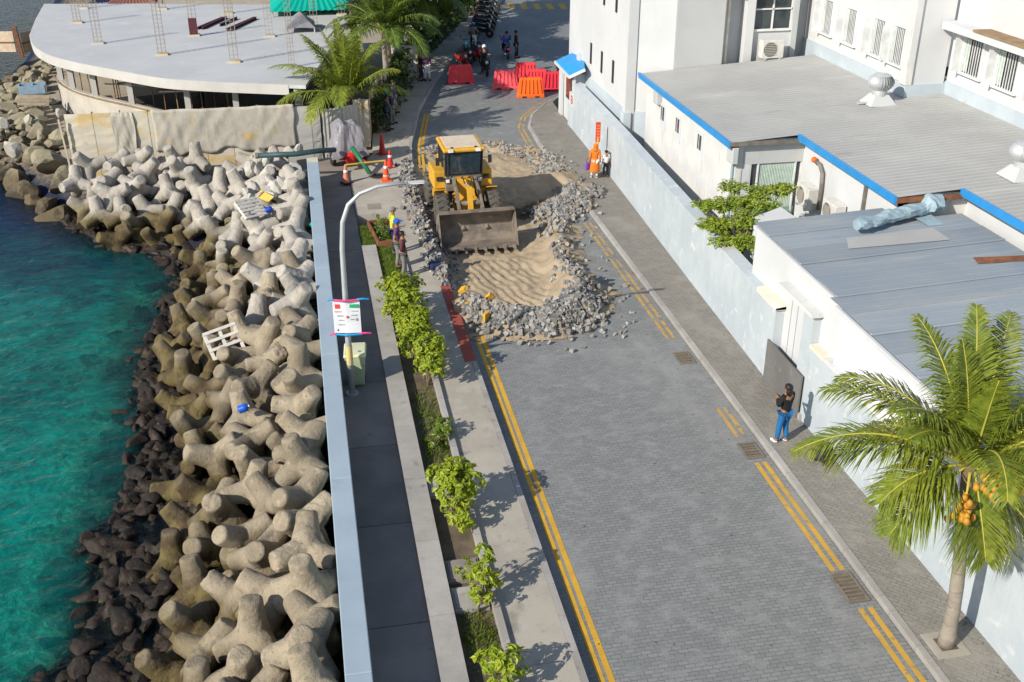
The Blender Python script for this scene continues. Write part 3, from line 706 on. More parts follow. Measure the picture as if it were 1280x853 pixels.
while k < 14000 and len(bp_) < 210:
    k += 1; x = rt.uniform(-22,-10.3); y = rt.uniform(45.2,72)
    s0 = shore(y) - .3
    if x < s0 or (y < 48.5 and x > -10.6) or x > interp([(48,-10.4),(53,-11.6),(60,-14.2),(70,-15.0)], y): continue
    sz = rt.uniform(.6,1.3) if y < 52.5 else rt.uniform(.28,.75)
    if any((a-x)**2+(b-y)**2 < ((c+sz)*.62)**2 for a,b,c in bp_): continue
    bp_.append((x,y,sz))
for (x,y,sz) in bp_:
    t = max(0,min(1,(x-shore(y))/4.5)); z = lerp(-1.45,-.05,t)
    o = inst('boulder', rt.choice(rocks), (x,y,z), (rt.uniform(-.4,.4),rt.uniform(-.4,.4),rt.uniform(0,6.3)), sz)
    if z < -1.0: tag(o, 'dark wet reef boulder at the edge of the blue bay', 'boulder', 'wet boulders at the bay edge')
    elif sz > .55: tag(o, 'large olive brown boulder on the bank beside the stained hoarding', 'boulder', 'large boulders beside the hoarding')
    else: tag(o, 'small tan rubble boulder on the bank below the round slab', 'boulder', 'small boulders below the slab')
# weed covered reef rocks awash along the foot of the tetrapods
wp = []; k = 0
while k < 20000 and len(wp) < 295:
    k += 1; y = rt.uniform(12,46); te = interp(TEDGE,y)
    x = rt.uniform(shore(y)-.35, te+.9) if rt.random() < .88 else shore(y) - abs(rt.gauss(0,.8))
    sz = rt.uniform(.14,.40)
    if any((a-x)**2+(b-y)**2 < ((c+sz)*.75)**2 for a,b,c in wp): continue
    wp.append((x,y,sz))
for (x,y,sz) in wp:
    d = shore(y) - x
    o = inst('reef_rock', rt.choice(wrocks), (x,y,WZ + .0 - .30*max(0,d) - sz*.12 + (.10*rt.random() if d < 0 else 0)), (rt.uniform(-.4,.4),rt.uniform(-.4,.4),rt.uniform(0,6.3)), (sz*1.2,sz*1.2,sz*1.0))
    if d > .0: tag(o, 'dark rock under shallow turquoise water ' + beside(y), 'rock', 'rocks under the shallow water ' + beside(y))
    else: tag(o, 'dark brown weed covered rock awash ' + beside(y), 'rock', 'weed covered rocks awash ' + beside(y))
# broken concrete lumps by the wall end and among the boulders
lump = [rock_mesh(s+40, 2, 9, .05) for s in range(3)]
m_lump = M('broken white concrete', (.44,.42,.38), (.34,.32,.285), 2, .9, .4, 12, orand=.15)
for me in lump: me.materials.append(m_lump)
for k in range(34):
    if k < 26: x, y = rt.uniform(-2.6,-.5), rt.uniform(40.6,46.5); z = .55 + rt.uniform(-.1,.35)
    else: x, y = rt.uniform(-15.5,-11.2), rt.uniform(50,60); z = .35
    o = inst('concrete_lump', rt.choice(lump), (x,y,z), (rt.uniform(0,6),rt.uniform(0,6),rt.uniform(0,6)), rt.uniform(.25,.5))
    if k < 26: tag(o, 'broken white concrete lump tipped beside the end of the sea wall', 'rubble', 'broken concrete at the wall end')
    else: tag(o, 'broken white concrete block lying among the tan boulders', 'rubble', 'broken concrete among the boulders')
# pallets thrown on the tetrapods
def pallet(label, p, rot, m, n=6, L=1.15, W=.85):
    t = thing('pallet', label, 'pallet', p); t.rotation_euler = rot
    for i in range(n): MB().box(-L/2, L/2, -W/2+i*W/(n-1)-.045, -W/2+i*W/(n-1)+.045, .10,.125).build('slat', m, t)
    for i in range(3): MB().box(-L/2+i*(L-.09)/2, -L/2+.09+i*(L-.09)/2, -W/2, W/2, .0,.099).build('bearer', m, t)
m_pal_w = M('bleached white pallet', (.66,.63,.58), (.56,.53,.48), 3, .8)
pallet('bleached white pallet lying tilted on tetrapods mid slope', at(280,428,.15), (R(48),R(-8),R(20)), m_pal_w, 4, 1.0, .8)
pallet('white slatted pallet on tetrapods near the wall end', at(313,262,.75), (R(35),R(5),R(40)), m_pal_w, 6, 1.0, .8)
pallet('grey slatted pallet among the tan boulders by the hoarding', at(42,128,.5), (R(15),R(5),R(8)), m_timber, 8, 1.5, 1.0)
t = thing('plastic_crate', 'pale blue plastic crate among the tan boulders', 'crate', at(42,117,.35), R(8))
mbp = plain('pale blue crate plastic', (.30,.42,.52), .5)
MB().box(-.65,.65,-.35,.35,0,.06).build('base', mbp, t)
for sx_ in (-1,1):
    MB().box(sx_*.65-.03,sx_*.65+.03,-.35,.35,.06,.5).build('side', mbp, t); MB().box(-.62,.62,sx_*.35-.03,sx_*.35+.03,.06,.5).build('side', mbp, t)
MB().box(-.05,.05,-.32,.32,.06,.48).build('divider', mbp, t)
# small plastic litter caught between the tetrapods
for (px,py,z,c,nm) in ((395,190,.95,(.0,.30,.26),'teal'),(298,513,.45,(.01,.10,.55),'blue'),(332,264,.9,(.01,.06,.45),'dark blue'),(372,292,.6,(.02,.08,.40),'navy')):
    p = at(px,py,z)
    if nm == 'teal': p = at(389,283,.9)
    t = thing('plastic_drum', nm + ' plastic container wedged between the tetrapods', 'container', p, rt.uniform(0,3))
    mm = plain(nm + ' container plastic', c, .4)
    t.scale = (.6,.6,.6); t.rotation_euler.x = 1.2
    MB().lathe([(.09,0),(.17,.03),(.18,.1),(.175,.18),(.18,.26),(.18,.36),(.10,.44),(.06,.46)], 14).build('body', mm, t, smooth=True); MB().lathe([(.05,.455),(.05,.51),(.045,.52)], 10).build('cap', m_whitec, t)
t = thing('timber_offcut', 'yellow brown board lying among rubble near the wall end', 'board', at(331,246,.8), R(-60)); t.rotation_euler.x = R(30)
MB().box(-.5,.5,-.16,.16,0,.03).build('board', m_bamboo, t); MB().box(-.3,-.2,-.15,.15,.03,.06).build('cleat', m_ply, t)

# ---------------------------------------------------------------- hoarding round the building site
HA = [(-10.2,48.2),(-8.6,48.05),(-4.6,47.95),(-.2,47.95),(.55,48.1)]
hd = thing('site_hoarding', 'rust stained white sheet hoarding along the building site', 'hoarding', (-4.8,48.1,-.6))
def panel(p0, p1, z0, z1, n=6, amp=.02):
    mb = MB(); d = Vector((p1[0]-p0[0], p1[1]-p0[1], 0)); nn = Vector((d.y,-d.x,0)).normalized(); vs = []
    for j in range(5):
        for i in range(n*2+1):
            t = i/(n*2); p = Vector((p0[0],p0[1],lerp(z0,z1,j/4))) + d*t + nn*(amp*(1 if i%2 else -1) + .03*n2(p0[0]+t*3, j*.7, 1.1, 4)); vs.append(p)
    w = n*2+1; mb.add(vs, [(j*w+i, j*w+i+1, (j+1)*w+i+1, (j+1)*w+i) for j in range(4) for i in range(w-1)])
    o = len(mb.v); mb.add([v - nn*.012 for v in vs], [(j*w+i, (j+1)*w+i, (j+1)*w+i+1, j*w+i+1) for j in range(4) for i in range(w-1)])
    return mb
x = -10.2
while x < .4:
    e = min(x+1.15,.55); y0_ = interp(HA,x); y1_ = interp(HA,e); top = 2.42 + .08*rt.random() - (.0 if x < -2 else .1)
    for zz0, zz1 in ((-.6,.75),(.74,1.55),(1.54,top)):
        if zz1 != top or x < 9: panel((x,y0_-.01*(zz0>.7)),(e-.02,y1_-.01*(zz0>.7)),zz0,zz1,1,.002).build('sheet', m_hoard if x < -1.2 else m_hoard_grey, hd, world=True)
    MB().box(x-.03,x+.03,y0_+.03,y0_+.09,-.6,top+.05).build('post', m_rust if rt.random()<.5 else m_ply, hd, world=True); x = e if e >= .54 else e
for zz in (.1,1.5): MB().box(-10.2,.55,48.2,48.25,zz,zz+.08).build('rail', m_ply, hd, world=True)
MB().bar((-10.25,48.0,-.7),(-10.4,47.95,2.3),.07).build('end_post', m_hoard, hd, world=True)
# white rusty gate sheets between the hoarding and the street fence
hg = thing('site_gate', 'grey sheet site gate with rusty foot beside the young palm', 'gate', (1.4,48.6,-.1))
for i,(a,b) in enumerate((((.6,48.15),(1.5,48.35)),((1.52,48.36),(2.35,48.9)))):
    panel(a,b,-.1,2.15,5,.015).build('sheet', m_hoard_grey, hg, world=True)
MB().bar((2.36,48.9,-.1),(2.36,48.9,2.35),.12).build('post', m_hoard, hg, world=True); MB().box(2.05,2.75,48.92,48.98,.1,2.3).build('board', m_hoard, hg, world=True)
# loose shade cloths hanging over the hoarding
for (x0_,x1_,za,zb,lb) in ((-8.3,-7.4,-.3,2.45,'crumpled grey shade cloth hanging over the rusty hoarding end'),(-6.6,-.6,.55,2.5,'wide pale shade cloth draped along the middle of the hoarding')):
    mb = MB(); nx, nz = 60, 14
    for j in range(nz+1):
        for i in range(nx+1):
            u = i/nx; w = j/nz; x = lerp(x0_,x1_,u) + .08*n2(u*3,w*2,1,5); z = lerp(zb,za + .45*n2(u*(x1_-x0_)*.9,.3,1,6),w) + .05*n2(u*9,w,1,1)
            mb.v.append(Vector((x, interp(HA,x) - .03 - .07*abs(n2(u*(x1_-x0_)*2.2+w*2.5,w*1.2,1.1,4)) - .05*abs(n2(u*(x1_-x0_)*5-w*3,w*2,1,2)), z)))
    for j in range(nz):
        for i in range(nx): a = j*(nx+1)+i; mb.f.append((a,a+nx+1,a+nx+2,a+1))
    o = mb.build('shade_cloth', m_cloth, smooth=True); tag(o, lb, 'cloth')
    sd = o.modifiers.new('solid','SOLIDIFY'); sd.thickness = .012

# ---------------------------------------------------------------- round slab of the unfinished building
SZ = 3.0
front = [(37,43),(42,56),(52,64),(66,70.5),(95,78),(131,85),(197,97),(245,101),(295,103.5),(382,107)]
outer = [at(px,py,SZ) for px,py in front]
back = [at(440,20,SZ), at(452,6,SZ), at(300,6,SZ), at(160,5,SZ), at(55,5,SZ), at(44,25,SZ)]
def spl(P, n=5):
    out_ = []
    for i in range(len(P)-1):
        p0 = P[max(i-1,0)]; p1 = P[i]; p2 = P[i+1]; p3 = P[min(i+2,len(P)-1)]
        for k in range(n):
            t = k/n; out_.append(.5*((2*p1)+(p2-p0)*t+(2*p0-5*p1+4*p2-p3)*t*t+(3*p1-p0-3*p2+p3)*t**3))
    out_.append(P[-1]); return out_
of = spl(outer[:-1]) + [outer[-1]]
poly = [(p.x,p.y) for p in of + back]
bd = thing('unfinished_building', 'unfinished round concrete building with rebar columns on its slab', 'building', (-6,58,-.4))
MB().prism(poly, SZ-.16, SZ).build('roof_slab', m_slab, bd, world=True)
# downstand beam along the curved edge
mb = MB(); cen = Vector((-5,62,0)); ring = of[:-1] + [lerp(of[-2],of[-1],.75)]
for i in range(len(ring)-1):
    a, b = ring[i], ring[i+1]; ia = a + (Vector((cen.x,cen.y,a.z))-a).normalized()*.25; ib = b + (Vector((cen.x,cen.y,b.z))-b).normalized()*.25
    ao, bo = [p + (p - Vector((cen.x,cen.y,p.z))).normalized()*.03 for p in (a,b)]
    T = Vector((0,0,SZ-.004)); B = Vector((0,0,SZ-.56)); z = lambda p,h: Vector((p.x,p.y,h.z))
    B = Vector((0,0,SZ-.46)); mb.add([z(ao,B),z(bo,B),z(ib,B),z(ia,B),z(ao,T),z(bo,T),z(ib,T),z(ia,T)], [(0,3,2,1),(4,5,6,7),(0,1,5,4),(2,3,7,6)])
mb.build('edge_beam', m_slab_edge, bd, smooth=False, world=True)
def inset(p, d): c = Vector((cen.x,cen.y,p.z)); return p + (c-p).normalized()*d
m_floor = M('shade dark concrete', (.075,.068,.06), (.045,.04,.036), 1.2, .85, .3, 12)  # interior shade put into the floor and inner wall colour, near black
# low curved block wall, columns and dark interior
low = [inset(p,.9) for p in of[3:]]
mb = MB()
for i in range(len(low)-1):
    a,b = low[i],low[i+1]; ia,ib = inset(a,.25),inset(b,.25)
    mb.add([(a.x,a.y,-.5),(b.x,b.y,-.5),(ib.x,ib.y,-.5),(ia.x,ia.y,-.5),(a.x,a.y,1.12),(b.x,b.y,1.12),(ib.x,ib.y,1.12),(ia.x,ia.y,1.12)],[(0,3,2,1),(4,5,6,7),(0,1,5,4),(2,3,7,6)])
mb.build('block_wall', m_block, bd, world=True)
mb = MB()
for i in range(len(low)-1):
    a,b = inset(low[i],-.12),inset(low[i+1],-.12); mb.bar((a.x,a.y,1.08),(b.x,b.y,1.08),.06,.05)
mb.build('scaffold_rail', m_ply, bd, world=True)
for i in range(2, len(low), 7):
    p = inset(low[i],.12); MB().box(p.x-.13,p.x+.13,p.y-.12,p.y+.2,1.12,SZ-.2).build('column', m_slab_edge, bd, world=True)
for i in range(0, len(low), 2):
    p = inset(low[i],.5+rt.random()*1.5); MB().cyl((p.x,p.y,-.4),(p.x+rt.uniform(-.1,.1),p.y,SZ-.17),.028,n=6).build('prop', m_rust if i%4 else m_ply, bd, world=True)
for k in range(14):
    p = inset(low[min(len(low)-1,2+k*2)],1.5+rt.random()*2.5); MB().bar((p.x-1,p.y,1.3+rt.random()*.6),(p.x+1,p.y+rt.uniform(-.4,.4),1.3+rt.random()*.6),.12,.05).build('formwork_board', m_pal_w if k%3 else m_rust, bd, world=True)
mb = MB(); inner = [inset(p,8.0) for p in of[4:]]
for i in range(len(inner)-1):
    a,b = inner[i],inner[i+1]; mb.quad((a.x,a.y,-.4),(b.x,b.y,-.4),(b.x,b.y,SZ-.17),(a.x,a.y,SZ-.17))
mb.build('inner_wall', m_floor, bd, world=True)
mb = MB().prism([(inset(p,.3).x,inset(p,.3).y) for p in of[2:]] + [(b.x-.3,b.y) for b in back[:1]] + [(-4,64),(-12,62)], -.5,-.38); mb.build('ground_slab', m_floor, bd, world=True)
for (px,py) in ((350,330),):
    pass
# end wall under the slab corner
e = of[-1]; MB().box(e.x-.55,e.x-.2,e.y+.3,e.y+6,-.4,SZ-.17).build('end_wall', m_slab_edge, bd, world=True)
# rebar starter columns standing on the slab
for ci,(px,py,h,red) in enumerate(((123,55,2.6,0),(97,29,2.2,0),(203,69,3.6,0),(243,45,2.6,1),(293,78,3.4,0),(337,46,2.8,0),(365,84,3.2,0),(203,12,2.0,0),(285,17,2.4,0),(378,17,2.4,0),(104,11,1.5,0),(427,19,2.2,0),(393,36,1.6,0))):
    p = at(px,py,SZ); mb = MB(); w = .19 if ci not in (6,) else .13
    for sx_ in (-1,0,1):
        for sy in (-1,1): mb.cyl((sx_*w,sy*w*.55,0),(sx_*w+.02*rt.uniform(-1,1),sy*w*.55,h),.012,n=4)
    t = bpy.data.objects.new('rebar_column', None); col.objects.link(t); t.location = p - ORG[bd]; t.parent = bd; ORG[t] = p
    m_reb = m_reb if ci else M('bare rebar', (.36,.31,.26), (.26,.21,.17), 6, .7)
    mb.build('bars', m_reb, t)
    mb = MB()
    for q in range(int(h/.2)): z = .15+q*.2; mb.bar((-w,-w*.55,z),(w,-w*.55,z),.009); mb.bar((-w,w*.55,z),(w,w*.55,z),.009); mb.bar((-w,-w*.55,z),(-w,w*.55,z),.009); mb.bar((w,-w*.55,z),(w,w*.55,z),.009)
    mb.build('stirrups', m_reb, t); MB().box(-w-.1,w+.1,-w*.55-.1,w*.55+.1,-.001,.09).build('starter_pad', m_hoard, t)
    if red: MB().box(-w-.03,w+.03,-w*.55-.05,-w*.55-.02,.09,.95).build('formwork', m_maroon, t)
# red steel sections stacked on the slab
for k,(a,b) in enumerate((((247,35),(278,22)),((253,35),(283,21)),((275,31),(296,22)),((283,37),(318,22)),((288,37),(320,22)))):
    p,q = at(a[0],a[1],SZ+.1), at(b[0],b[1],SZ+.1); d = (q-p).normalized(); s = d.cross(Vector((0,0,1)))*.09; mb = MB()
    mb.bar(p+Vector((0,0,-.08)),q+Vector((0,0,-.08)),.11,.03); mb.bar(p+Vector((0,0,.03)),q+Vector((0,0,.03)),.11,.03); mb.bar(p+Vector((0,0,-.025)),q+Vector((0,0,-.025)),.03,.09)
    o = mb.build('steel_beam', m_maroon); tag(o, 'dark red steel beam lying on the concrete slab', 'beam', 'red steel beams on the slab')
def tent(name, label, px0, px1, py, z, hgt, depth, m, m2, n=14):
    a,b = at(px0,py,z),at(px1,py,z); c = (a+b)/2; w = (b-a).length/2; t = thing(name,label,'canopy',(c.x,c.y+depth/2,z-.0))
    ap = Vector((0,0,hgt)); cs = [Vector((-w,-depth/2,0)),Vector((w,-depth/2,0)),Vector((w,depth/2,0)),Vector((-w,depth/2,0))]
    for i in range(4):
        p,q = cs[i],cs[(i+1)%4]; mb = MB()
        for k in range(n):
            e0,e1 = lerp(p,q,k/n),lerp(p,q,(k+1)/n); mid = (e0+e1)/2 + Vector((0,0,.05)); mb.quad(e0,mid,ap); mb.quad(mid,e1,ap)
        mb.build('roof_panel', m if i != 1 else m2, t)
    for c_ in cs: MB().cyl((c_.x*.94,c_.y*.94,-z*.0-.0-(z-SZ if z>SZ else z)),(c_.x*.94,c_.y*.94,.04),.04,n=8).build('post', m_steel, t)
tent('canopy_tent','teal green pyramid canopy roof behind the round slab',338,450,14,3.3,1.9,7.0,m_teal,m_teal)
tent('canopy_tent','small dark grey pyramid canopy standing on the slab',358,394,36,3.25,.75,2.2,m_gtarp,m_gtarp,1)
tent('canopy_tent','brick red pyramid roof behind the far edge of the slab',135,195,5,2.9,.9,4.0,plain('brick red roofing',(.24,.10,.08)),m_maroon)
tent('canopy_tent','dark slate pyramid roof beyond the slab near the sea',112,150,4,2.9,.9,4.0,m_navy,m_navy)
# water side fence with a rusty post
fe = thing('wire_fence','pale mesh fence with rusty post at the water edge by the slab','fence',at(26,72,0))
pp = at(28,72,0)
MB().bar(pp,pp+Vector((-.12,0,1.9)),.22).build('post', m_rust, fe, world=True)
for (a,b,mm) in ((pp+Vector((.1,.2,.2)),pp+Vector((1.9,3.0,.2)),m_timber),(pp+Vector((-.3,0,.35)),pp+Vector((-4.5,2.0,.1)),m_timber)):
    for i in range(4):
        p,q = lerp(a,b,i/4),lerp(a,b,(i+1)/4); MB().add([p,q,q+Vector((0,0,1.25)),p+Vector((0,0,1.25)),p+Vector((.0,.03,0)),q+Vector((.0,.03,0)),q+Vector((0,.03,1.25)),p+Vector((0,.03,1.25))],[(0,1,2,3),(7,6,5,4),(3,2,6,7),(0,4,5,1)]).build('panel', mm, fe, world=True)
    MB().bar(a+Vector((0,-.05,.6)),b+Vector((0,-.05,.6)),.06).build('rail', m_rust, fe, world=True)
# ---------------------------------------------------------------- boundary wall on the right
bw = thing('boundary_wall', 'long pale blue boundary wall with flaking paint beside the brown pavement', 'wall', (12.3,37,.1))
WH = 2.3
def wall_run(ya, yb, h, par, th=.34, m=m_bwall, nm='wall_bay', step=3.2):
    y = ya
    while y < yb - .01:
        e = min(y+step, yb); P = [(xw(y),y),(xw(e),e-.004),(xw(e)+th,e-.004),(xw(y)+th,y)]
        MB().prism(P, .0, h).build(nm, m, par, world=True); y = e
wall_run(24.35, 49.8, WH, bw)
# coping: sloped cap stones
y = 24.3
while y < 49.7:
    e = min(y+1.6, 49.8); a, b = xw(y), xw(e)
    MB().add([(a-.035,y,WH-.02),(b-.035,e-.01,WH-.02),(b+.38,e-.01,WH-.02),(a+.38,y,WH-.02),(a-.03,y,WH+.05),(b-.03,e-.01,WH+.05),(b+.37,e-.01,WH+.10),(a+.37,y,WH+.10)],
        [(0,3,2,1),(4,5,6,7),(0,1,5,4),(1,2,6,5),(2,3,7,6),(3,0,4,7)]).build('coping_stone', m_bwall, bw, world=True); y = e
m_cream = M('cream flaking paint', (.70,.63,.50), (.62,.57,.48), 1.5, .8, .3, 14, over=[((.75,.74,.70), 2.2, .5, .65, None)])
MB().add([(11.80,24.3,WH+.0),(11.82,25.6,WH+.0),(12.35,25.6,WH),(12.35,24.3,WH),(11.80,24.3,WH+.14),(11.82,25.6,WH+.13),(12.35,25.6,WH+.17),(12.35,24.3,WH+.18)],[(0,3,2,1),(4,5,6,7),(0,1,5,4),(1,2,6,5),(2,3,7,6),(3,0,4,7)]).build('end_cap', m_cream, bw, world=True)
# second run of wall in front of the lean-to
bw2 = thing('boundary_wall', 'pale blue wall stretch with cream stained top behind the coconut palm', 'wall', (12,10,.1))
wall_run(-10, 22.3, 2.2, bw2, .3)
y = -10.0
while y < 22.2:
    e = min(y+1.5,22.3); MB().box(xw(y)-.03, xw(y)+.33, y, e-.012, 2.198, 2.29 + .02*rt.random()).build('coping_stone', m_cream if rt.random()<.6 and y > 16 else m_white_dirty, bw2, world=True); y = e
# gate recess: column, canopy slab, metal door and slate panel
gt = thing('gate_porch', 'narrow blue grey gate porch with a white slab canopy', 'gate', (12.0,23.3,.1))
MB().box(11.9,12.3,22.31,22.85,0,3.05).build('column', m_bwall, gt, world=True)
MB().box(11.78,12.36,22.2,24.25,3.05,3.15).build('canopy', m_white_dirty, gt, world=True)
MB().box(12.14,12.2,22.86,24.34,.1,3.04).build('door', m_greywall, gt, world=True)
for yy in (23.25,23.62,23.98): MB().box(12.12,12.145,yy-.01,yy+.01,.15,3.0).build('door_joint', m_plinth, gt, world=True)
MB().cyl((12.09,23.0,1.2),(12.14,23.0,1.2),.03).build('handle', m_steel, gt, world=True)
MB().box(11.82,12.36,22.2,24.3,.1,.28).build('step', m_kerb, gt, world=True)
sp = MB(); q = [onx(962,423,11.80), onx(1000,463,11.80), onx(994,512,11.80), onx(959,480,11.80)]
m_slate = M('slate grey board', (.16,.155,.15), (.13,.125,.12), 1.5, .7, over=[((.21,.205,.20), 2.5, .55, .8, None)])
for i in range(4):
    pass
zt0, zb0 = 1.35, .13
ybs = [q[1].y, q[0].y]; o = MB().box(11.79,11.835,min(ybs)-.15,max(ybs)+.1,zb0,zt0).build('slate_panel', m_slate); tag(o, 'dark slate grey panel fixed to the wall foot beside the gate', 'panel')
MB().box(11.785,11.79,min(ybs)-.15,max(ybs)+.1,zb0,zb0+.06).build('edge_strip', m_slate, o, world=True)

# ---------------------------------------------------------------- yard behind the wall
structure(MB().box(12.2,18.2,16,43,-.5,.06).build('yard', m_soil))

# ---------------------------------------------------------------- long grey roofed building
def rz(x): return 4.5 + .06*(x-13.55)
cb = thing('service_building', 'low white building with broad grey corrugated roof and blue fascia', 'building', (17.5,33,0))
def corr(ya, yb, xa, xb, per=.25, amp=.013, dz=0.0, zf=rz, seg=6):
    mb = MB(); rows = []; y = ya; n = int((yb-ya)/per)
    for k in range(n):
        b = ya + (yb-ya)*k/n; p = (yb-ya)/n
        for f, h in ((0,0),(.3,0),(.42,1),(.68,1),(.8,0)): rows.append((b+p*f, h*amp))
    rows.append((yb,0)); W = seg+1
    for (y, h) in rows:
        a = xa(y) if callable(xa) else xa; b = xb(y) if callable(xb) else xb
        for i in range(W):
            x = lerp(a,b,i/seg); mb.v.append(Vector((x,y,zf(x)+h+dz+.012*n2(x,y,.5,3))))
    for j in range(len(rows)-1):
        for i in range(seg): a = j*W+i; mb.f.append((a,a+1,a+W+1,a+W))
    return mb
corr(35.0,42.35,13.42,21.05).build('roof_sheet', m_roof, cb, world=True)
corr(32.25,35.0,13.42,22.55).build('roof_sheet', m_roof, cb, world=True)
corr(25.95,32.25,15.80,22.55).build('roof_sheet', m_roof, cb, world=True)
corr(8,25.95,17.80,22.55).build('roof_sheet', m_roof, cb, world=True)
def fas(x, ya, yb): MB().add([(x-.05,ya,rz(x)-.17),(x+.02,ya,rz(x)-.17),(x+.02,yb,rz(x)-.17),(x-.05,yb,rz(x)-.17),(x-.09,ya,rz(x)+.05),(x+.02,ya,rz(x)+.05),(x+.02,yb,rz(x)+.05),(x-.09,yb,rz(x)+.05)],[(0,3,2,1),(4,5,6,7),(0,1,5,4),(1,2,6,5),(2,3,7,6),(3,0,4,7)]).build('blue_fascia', m_fascia, cb, world=True)
fas(13.40,32.2,42.3); fas(15.78,25.9,32.2); fas(17.78,8,25.9)
MB().box(13.36,15.78,32.17,32.24,rz(13.4)-.1,rz(13.4)+.03).build('eave_trim', m_larm, cb, world=True)
MB().box(15.8,17.8,25.88,25.95,rz(16)-.16,rz(16)-.02).build('eave_trim', m_rust, cb, world=True)
# walls
MB().box(13.72,13.95,32.4,42.2,0,rz(13.7)-.03).build('front_wall', m_white_dirty, cb, world=True)
MB().box(13.74,13.9,32.34,32.40,3.7,rz(13.7)-.05).build('wall_head', m_white, cb, world=True)
MB().box(13.95,16.1,32.42,32.6,3.68,rz(14)-.03).build('side_wall', m_greywall, cb, world=True)
MB().box(13.95,14.25,32.42,32.6,0,3.68).build('side_wall', m_white, cb, world=True)
MB().box(14.25,16.1,32.42,32.6,0,.9).build('side_wall', m_white, cb, world=True)
MB().box(16.1,16.3,26.1,32.6,0,rz(16.1)-.03).build('inner_wall', m_white, cb, world=True)
MB().box(16.1,18.1,26.1,26.3,0,rz(16.1)-.03).build('inner_wall', m_white_dirty, cb, world=True)
MB().box(18.1,18.3,8,26.3,0,rz(18.1)-.03).build('inner_wall', m_white, cb, world=True)
# big curtained window in the recess
wdw = bpy.data.objects.new('window', None); col.objects.link(wdw); wdw.parent = cb; ORG[wdw] = ORG[cb].copy()
MB().box(14.25,16.1,32.5,32.52,.9,3.68).build('glass', m_glass, wdw, world=True)
mb = MB()
for i in range(46):
    a = 14.55 + i*.028; mb.quad((a,32.47+.02*(i%2),1.4),(a+.028,32.47+.02*((i+1)%2),1.4),(a+.028,32.47+.02*((i+1)%2),3.66),(a,32.47+.02*(i%2),3.66))
mb.build('curtain', m_curtain, wdw, world=True)
MB().box(14.5,15.95,32.46,32.48,.9,2.1).build('lower_panel', plain('green tinted film', (.22,.36,.29), .3), wdw, world=True)
for x in (14.25,14.52,15.84,16.05): MB().box(x,x+.045,32.43,32.5,.9,3.68).build('mullion', m_frame, wdw, world=True)
# little vents and wall lamps on the street wall
for (px,py) in ((829,142),(847.6,157),(875,178)):
    p = onx(px,py,13.70); v = bpy.data.objects.new('vent_window', None); col.objects.link(v); v.parent = cb; ORG[v] = ORG[cb].copy()
    MB().box(13.68,13.72,p.y-.32,p.y+.32,p.z-.62,p.z+.36).build('surround', m_white, v, world=True)
    MB().box(13.66,13.68,p.y-.17,p.y+.17,p.z-.26,p.z+.26).build('pane', m_glass, v, world=True); MB().box(13.645,13.66,p.y-.01,p.y+.01,p.z-.26,p.z+.26).build('bar', m_frame, v, world=True)
for (px,py) in ((823,121),(917,193)):
    p = onx(px,py,13.64); MB().box(13.5,13.72,p.y-.26,p.y+.26,p.z-.28,p.z+.28).build('wall_lamp', m_greywall, cb, world=True, bevel=.03)
MB().cyl((13.66,32.5,.1),(13.66,32.5,4.3),.05).build('downpipe', m_cyan, cb, world=True)
# bent vent pipe with an orange cap
tp = MB().tube([(15.95,31.2,4.05),(16.0,31.0,4.0),(16.0,30.75,3.8),(16.0,30.7,3.3),(16.0,30.7,2.6)],.07,10).build('vent_pipe', m_larm, cb, smooth=True, world=True)
MB().ball((15.93,31.3,4.08),(.1,.1,.1)).build('pipe_cap', m_plast_org, tp, world=True)
MB().box(16.0,16.08,28.0,28.1,.5,4.3).build('downpipe', m_larm, cb, world=True)
# turbine ventilator
def ventilator(x, y, lb):
    t = thing('roof_ventilator', lb, 'ventilator', (x,y,rz(x)+.0))
    MB().add([(-.5,-.45,0),(.5,-.45,0),(.5,.45,0),(-.5,.45,0),(-.24,-.22,.34),(.24,-.22,.34),(.24,.22,.34),(-.24,.22,.34)],[(0,3,2,1),(4,5,6,7),(0,1,5,4),(1,2,6,5),(2,3,7,6),(3,0,4,7)]).build('base', m_greywall, t)
    MB().lathe([(.26,.3),(.26,.5)],18).build('collar', m_steel, t)
    n = 26
    for k in range(n):
        a = 2*math.pi*k/n; mb = MB(); vs = []
        for j in range(7):
            u = j/6; r = .20+.26*math.sin(math.pi*(.12+.76*u)); z = .5+.5*u
            for da, dr in ((0,0),(.2,-.03)): vs.append((r*math.cos(a+da)+dr*math.cos(a), r*math.sin(a+da)+dr*math.sin(a), z))
        mb.add(vs,[(2*j,2*j+1,2*j+3,2*j+2) for j in range(6)]); mb.build('vane', m_steel, t, smooth=True)
    MB().lathe([(.33,.98),(.26,1.03),(.05,1.06)],18).build('cap', m_steel, t)
p = at(1098,125,5.0); ventilator(p.x,p.y,'round turbine ventilator on the grey roof by the back facade')
p = at(1278,212,5.1); ventilator(p.x,p.y,'turbine ventilator on the grey roof at the far end of the barred windows')
MB().box(19.0,20.3,34.6,34.7,rz(20)+.03,rz(20)+.07).build('roof_batten', m_greywall, cb, world=True)

